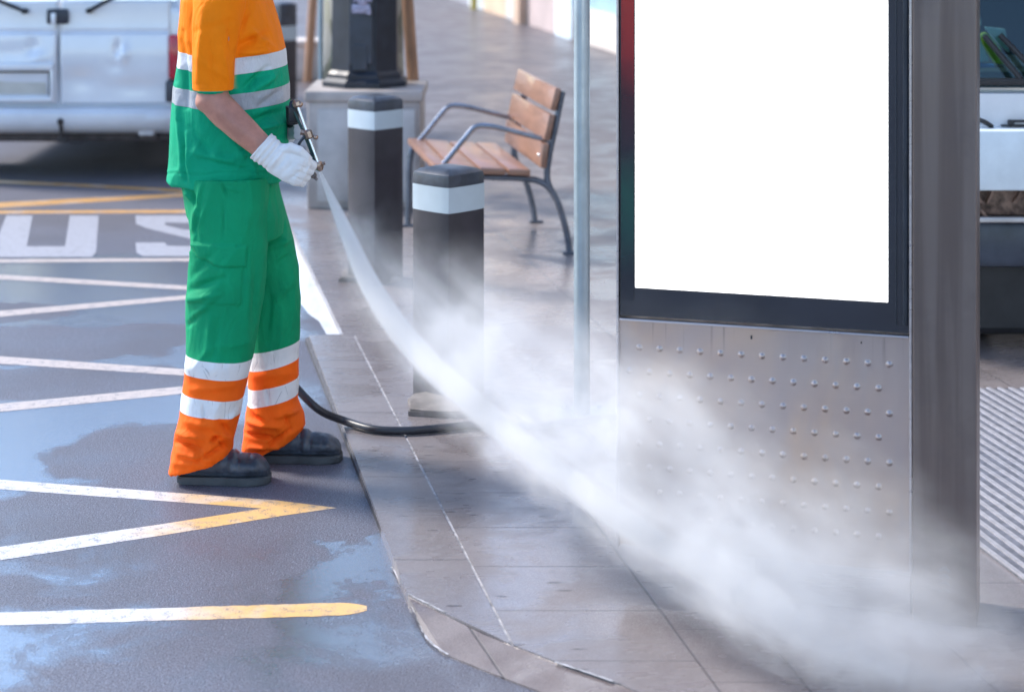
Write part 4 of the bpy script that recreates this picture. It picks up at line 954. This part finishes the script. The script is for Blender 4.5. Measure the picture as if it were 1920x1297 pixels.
for f_ in [(512, 322, 540, 290, 3.5, -.004), (505, 312, 532, 282, 3, .003), (524, 330, 555, 300, 5, -.003), (540, 338, 580, 312, 4, -.004), (560, 300, 584, 318, 3, -.003), (548, 322, 572, 334, 3, -.003), (562, 311, 588, 321, 2.2, -.006), (556, 321, 582, 331, 2.2, -.006), (549, 331, 572, 341, 2.2, -.005)]: d += seg_ridge(pj, *f_)*np.clip(-no[:, 1], 0, 1)
setco(gmm, co+no*d[:, None]); o = link('glove', gmm, GLV, person); o.matrix_parent_inverse = Matrix.Translation(PINV)
fing = []
for k in range(4):
    t = k/3; x = 549; y = 225+30*t; fing.append([(x-12, y, 5.80), (x+2, y-2, 5.77), (x+10, y-2, 5.745), (x+8, y, 5.72)])
gm = glove(([(520, 232, 5.93), (534, 240, 5.86), (545, 243, 5.81)], [(.034, .038), (.03, .046), (.024, .046)]), fing, [(535, 222, 5.84), (548, 212, 5.79), (556, 210, 5.76)], ([(512, 228, 5.95), (528, 236, 5.90)], [.042, .038]))
gmm = remesh(gm, .003, 2, 'glove'); o = link('glove', gmm, plain('glove_far', (.5, .5, .53), .75, bump=.4, bscale=300), person); o.matrix_parent_inverse = Matrix.Translation(PINV)

# ---- shoes
SHM = plain('shoe_leather', (.048, .058, .078), .40, 0, var=.6, scale=18, bump=.4, bscale=50, rvar=.1); SOL = plain('shoe_sole', (.05, .055, .06), .6, var=.3, bump=.3)
def shoe(x0_, x1_, ysole, D, heel_lift=0.0, yaw=0.0):
    """side view: heel at x0_, toe at x1_"""
    sc_ = F/D; L = (x1_-x0_)/sc_; base = W(x0_, ysole, D); base.z = 0
    mb = MB(); rows = []
    prof_ = [(0.0, .055, .026), (.03, .085, .034), (.12, .105, .038), (.25, .112, .040), (.38, .118, .042), (.50, .104, .045), (.62, .088, .050), (.74, .080, .054), (.86, .077, .052), (.94, .066, .043), (.985, .048, .028), (1.0, .034, .014)]
    rings = []
    for t, h, hw_ in prof_:
        ring = []; n = 28
        for k in range(n):
            q = 2*math.pi*k/n; cy_, sz_ = math.cos(q), math.sin(q)
            e1 = math.copysign(abs(cy_)**.85, cy_); z = .016+(h-.016)*(.5+.5*math.copysign(abs(sz_)**.8, sz_))
            top = max(0, sz_); ring.append(Vector((t*L, e1*hw_*(1-.35*top**2), z)))
        rings.append(ring)
    ringloft(mb, rings); me = remesh(mb, .0045, 3, 'shoe'); co, no = getco(me)
    d = .0022*nz(co, 40, D)+.003*nz(co, 14, D+2)
    xx = co[:, 0]/L
    for f_, h_ in ((.54, -.0035), (.60, .003), (.655, -.003)): d += h_*np.exp(-((xx-f_-.25*(co[:, 2]-.05))/.016)**2)*(co[:, 2] > .035)
    d += -.0022*np.exp(-((co[:, 2]-.034)/.003)**2)
    d += np.where((np.abs(xx-.80+.9*(co[:, 2]-.06)) < .012) & (co[:, 2] > .03), -.0015, 0)
    co = co+no*d[:, None]; setco(me, co)
    so = link('shoe', me, SHM, person)
    mb = MB(); n = 40; pts = []
    for k in range(n):
        q = 2*math.pi*k/n; t = .5-.5*math.cos(q); hw_ = np.interp(t, [r_[0] for r_ in prof_], [r_[2] for r_ in prof_])+.003
        if t > .97: hw_ *= .9
        pts.append(Vector((-.003+t*(L+.006), math.copysign(hw_, math.sin(q)) if abs(math.sin(q)) > .05 else 0, .024)))
    mb.poly(pts, thick=.0225); bmesh.ops.bevel(mb.bm, geom=[e_ for e_ in mb.bm.edges if abs(e_.verts[0].co.z-e_.verts[1].co.z) < .001], offset=.004, segments=2, affect='EDGES')
    mb.box((L*.15, 0, .004), (L*.26, .06, .007), .001); mb.box((L*.7, 0, .004), (L*.5, .075, .007), .001)
    s2 = mb.build('sole', SOL, so, smooth='auto')
    M_ = Matrix.Translation(base+Vector((0, 0, .0))) @ Matrix.Rotation(yaw, 4, 'Z')
    so.matrix_world = M_; so.matrix_parent_inverse = Matrix.Translation(PINV); so.location = base; so.rotation_euler = (0, 0, yaw)
    return so
shoe(336, 507, 903, 5.685, yaw=0); shoe(474, 641, 862, 5.90, yaw=R(0))

# ================================================================== spray lance
LDp = 5.565
gun = empty('spray_lance', W(575, 255, LDp), 'chrome high-pressure spray lance with brass fittings in the worker\'s white gloves', 'spray lance')
GI = -Vector(gun.location)
def gp_(name, mb, m, smooth='auto'):
    o = mb.build(name, m, None, smooth=smooth); o.parent = gun; o.matrix_parent_inverse = Matrix.Translation(GI); return o
mb = MB(); mb.tube(wt([(556, 194, LDp+.02), (600, 316, LDp)]), .0052, 16); gp_('barrel', mb, CHROME)
mb = MB(); mb.tube(wt([(552, 210, LDp+.025), (570, 250, LDp+.015), (594, 312, LDp+.004)]), .0042, 12); gp_('feed_pipe', mb, plain('dark_green_pipe', (.015, .05, .045), .3, .3))
mb = MB()
dv = (W(600, 316, LDp)-W(556, 194, LDp)).normalized()
n0 = W(598, 311, LDp); mb.tube([n0-dv*.012, n0-dv*.006, n0+dv*.004, n0+dv*.010, n0+dv*.016], [.009, .0135, .0135, .010, .0055], 6); mb.tube([n0+Vector((-.005, 0, .0)), n0+Vector((.018, 0, .008))], .005, 8); gp_('nozzle', mb, BRASS)
mb = MB(); n1 = W(578, 252, LDp+.008); mb.tube([n1-dv*.014, n1-dv*.008, n1+dv*.010, n1+dv*.014], [.008, .013, .013, .008], 8); mb.sphere(n1+Vector((.022, -.004, -.008)), .008, 2); mb.tube([n1, n1+Vector((.02, 0, -.006))], .004, 8); mb.tube([n1+Vector((-.012, 0, .004)), n1+Vector((-.022, 0, .006))], [.007, .009], 8); gp_('valve_body', mb, BRASS)
mb = MB(); n2 = W(555, 192, LDp+.02); mb.tube([n2-dv*.008, n2, n2+dv*.01, n2+dv*.016], [.006, .013, .013, .008], 8); mb.sphere(n2+Vector((.012, 0, -.006)), .009, 2); gp_('inlet_fitting', mb, BRASS)
mb = MB(); mb.tube(smoothpts(wt([(572, 256, LDp), (562, 268, LDp), (558, 282, LDp), (570, 287, LDp), (584, 291, LDp)])), .0042, 8); gp_('trigger_guard', mb, DARKM)
mb = MB(); mb.tube(wt([(560, 281, LDp-.002), (572, 300, LDp+.0), (590, 331, LDp)]), [.004, .005, .006], 10); mb.sphere(W(588, 329, LDp), .010, 2); mb.tube([W(583, 326, LDp), W(595, 338, LDp)], [.006, .004], 8); gp_('trigger', mb, plain('worn_metal', (.2, .17, .16), .4, .7, var=.5, scale=80))
mb = MB(); mb.tube(wt([(548, 200, LDp+.06), (548, 232, LDp+.07)]), [(.020, .014), (.017, .013)], 12); mb.box(W(551, 214, LDp+.05), (.03, .03, .05), .006); gp_('rear_grip', mb, plain('grip_black', (.012, .014, .016), .45, var=.5, scale=50, bump=.6))

# ================================================================== hose
hp = [W(550, 196, LDp+.04), W(549, 225, 5.72), W(532, 262, 5.95), W(505, 330, 6.16), W(500, 480, 6.2), W(512, 620, 6.18), W(538, 700, 6.14), W(558, 729, 6.12), W(598, 768, 6.10)]
hz = PZ+.014
for q in ((645, 792), (700, 804.5), (765, 807), (830, 802), (890, 797), (1000, 800), (1120, 786), (1300, 770), (1500, 752)): hp.append(GP(q[0], q[1], hz))
hp[9].z = max(hp[9].z, PZ+.02)
mb = MB(); hs = smoothpts(hp, 8); mb.tube(hs, .0128, 16)
tag(mb.build('pressure_hose', plain('hose_rubber', (.018, .020, .028), .38, var=.2, bump=.1), None, smooth='auto'), 'black rubber hose looping from behind the worker across the kerb', 'hose')

# ================================================================== water: jet and drifting mist
PATH = [(600, 325, 5.55), (650, 447, 5.45), (700, 560, 5.35), (775, 666, 5.2), (850, 742, 5.05), (1000, 868, 4.78), (1150, 982, 4.5), (1300, 1080, 4.34), (1450, 1172, 4.2), (1700, 1285, 4.06), (1900, 1320, 3.97)]
TOPY = [318, 392, 392, 408, 440, 530, 600, 660, 760, 930, 1180]
O3 = Vector((W(*PATH[0]).x, W(*PATH[0]).y, 0)); E3 = Vector((.55, 4.15, 0)); eu = (E3-O3).normalized(); ev = Vector((-eu.y, eu.x, 0))   # ev points away from camera-right
st_ = []
for (x, y, D), ty in zip(PATH, TOPY):
    p = W(x, y, D); q = p-O3; st_.append((q.dot(eu), q.dot(ev), p.z, max(HC-(ty+200)/F*D, p.z+.01)))
UM = st_[-1][0]
JR = [.006, .027, .039, .043, .043, .041, .040, .042, .048, .055, .06]
TH = [.03, .08, .12, .14, .16, .17, .15, .17, .22, .26, .26]
VC = [(-.0 if i < 6 else -.0) for i in range(11)]
def fcurve(g, fac, pts, lo_, hi_):
    nd = g.n('FloatCurve', None, Value=fac); c = nd.mapping.curves[0]; P_ = [(t, (v-lo_)/(hi_-lo_)) for t, v in pts]
    while len(c.points) < len(P_): c.points.new(.5, .5)
    for cp, (a_, b_) in zip(c.points, P_): cp.location = (a_, b_); cp.handle_type = 'AUTO_CLAMPED'
    nd.mapping.use_clip = False; nd.mapping.update()
    return g.M('ADD', lo_, g.M('MULTIPLY', nd.outputs[0], hi_-lo_))
def water_coords(g):
    pos = g.oc(); q = g.V('SUBTRACT', pos, tuple(O3)); u = g.V('DOT_PRODUCT', q, tuple(eu)); v = g.V('DOT_PRODUCT', q, tuple(ev)); z = g.sep(pos)[2]
    f = g.M('DIVIDE', u, UM); ts = [s[0]/UM for s in st_]
    vc = fcurve(g, f, list(zip(ts, [s[1] for s in st_])), -.5, .5); zl = fcurve(g, f, list(zip(ts, [s[2] for s in st_])), 0, 1)
    return pos, u, v, z, f, ts, g.M('SUBTRACT', v, vc), zl
def volmat(name, dens, g, aniso=.4):
    nd = g.n('VolumePrincipled', None, Color=(1.0, 1.0, 1.0), Density=dens, Anisotropy=aniso)
    g.t.links.new(nd.outputs[0], g.o.inputs[1]); return g.m
# jet
g = G('jet_water'); pos, u, v, z, f, ts, dv_, zl = water_coords(g)
r_ = fcurve(g, f, list(zip(ts, JR)), 0, .2)
dz = g.M('SUBTRACT', z, g.M('ADD', zl, g.M('MULTIPLY', r_, .55)))
rr_ = g.M('DIVIDE', g.M('SQRT', g.M('ADD', g.M('MULTIPLY', dz, dz), g.M('MULTIPLY', dv_, dv_))), r_)
fall = g.M('POWER', g.mr(rr_, 1.05, .0), 1.4)
lng = g.noise(g.comb(g.M('MULTIPLY', u, 2.5), g.M('MULTIPLY', dv_, 26), g.M('MULTIPLY', dz, 26)), 1.0, 3, .6)
k_ = g.M('DIVIDE', fcurve(g, f, list(zip(ts, [9, 10, 8.5, 6, 4.0, 2.8, 2.1, 1.4, .7, .25, .05])), 0, 2), r_)
dens = g.M('MULTIPLY', g.M('MULTIPLY', fall, k_), g.M('MULTIPLY', g.mr(lng, .3, .7, .45, 1.5), 3.2))
JM = volmat('jet_water', dens, g)
mb = MB(); cl = []; rd = []
for s, jr in zip(st_, JR): cl.append(O3+eu*s[0]+ev*s[1]+Vector((0, 0, s[2]+jr*.55))); rd.append(jr*1.15)
mb.tube(cl[:-1], rd[:-1], 20); 
for v_ in mb.bm.verts: v_.co.z = max(v_.co.z, PZ+.006)
tag(mb.build('water_jet', JM, None, smooth=True), 'narrow white pressurised water jet fanning from the lance down across the pavement', 'water jet')
# mist
g = G('mist'); pos, u, v, z, f, ts, dv_, zl = water_coords(g)
ztp = fcurve(g, f, list(zip(ts, [s[3] for s in st_])), 0, 1.2); th = fcurve(g, f, list(zip(ts, TH)), 0, .5)
warp = g.V('SCALE', g.V('SUBTRACT', g.noise(pos, 4.5, 4, .55, col=True), (.5, .5, .5)), .26)
wz = g.sep(warp)[2]
zw = g.M('ADD', z, g.M('MULTIPLY', wz, g.mr(g.M('SUBTRACT', z, zl), .02, .25)))
hrel = g.M('DIVIDE', g.M('SUBTRACT', zw, zl), g.M('SUBTRACT', ztp, zl))
cl2 = g.noise(g.V('ADD', g.comb(g.M('MULTIPLY', u, 6), g.M('MULTIPLY', dv_, 16), g.M('MULTIPLY', g.M('SUBTRACT', z, zl), 16)), g.V('SCALE', warp, 6)), 1.0, 3, .6)
lowe = g.M('POWER', g.mr(g.M('ADD', g.M('SUBTRACT', z, zl), g.M('MULTIPLY', g.M('SUBTRACT', cl2, .5), .10)), -.05, .085), 1.3)
upf = g.M('POWER', g.mr(hrel, 1.0, .0, smooth=False), 1.15)
side = g.mr(g.M('ABSOLUTE', g.M('DIVIDE', dv_, th)), 1.0, .15)
cl1 = g.noise(g.V('ADD', g.V('MULTIPLY', pos, (1, 1, .8)), warp), 5.0, 4, .55, .35)
cloud = g.M('MULTIPLY', g.mr(cl1, .26, .70, .30, 1.0), g.mr(cl2, .28, .70, .35, 1.6))
prof_ = g.M('ADD', g.M('MULTIPLY', upf, 15), g.M('MULTIPLY', g.mr(hrel, .4, .0), 4))
kk = fcurve(g, f, list(zip(ts, [1.0, .85, .65, .62, .72, .92, 1.12, 1.15, 1.08, .85, .5])), 0, 2)
dens = g.M('MULTIPLY', g.M('MULTIPLY', g.M('MULTIPLY', prof_, lowe), side), g.M('MULTIPLY', cloud, kk))
MM = volmat('mist', dens, g, .4)
mb = MB(); rings = []
for i, s in enumerate(st_):
    c0 = O3+eu*s[0]+ev*s[1]; tt = TH[i]*1.02; zl_, zt_ = max(s[2]-.075, PZ+.004), s[3]+.07; ring = []
    for k in range(16):
        q = 2*math.pi*k/16; cs, sn = math.cos(q), math.sin(q); cs = math.copysign(abs(cs)**.7, cs); sn = math.copysign(abs(sn)**.7, sn)
        ring.append(c0+ev*tt*cs+Vector((0, 0, (zl_+zt_)/2+(zt_-zl_)/2*sn)))
    rings.append(ring)
ringloft(mb, rings)
tag(mb.build('spray_mist', MM, None, smooth=True), 'billowing white water mist drifting over the pavement and steel panel', 'mist', kind='stuff')
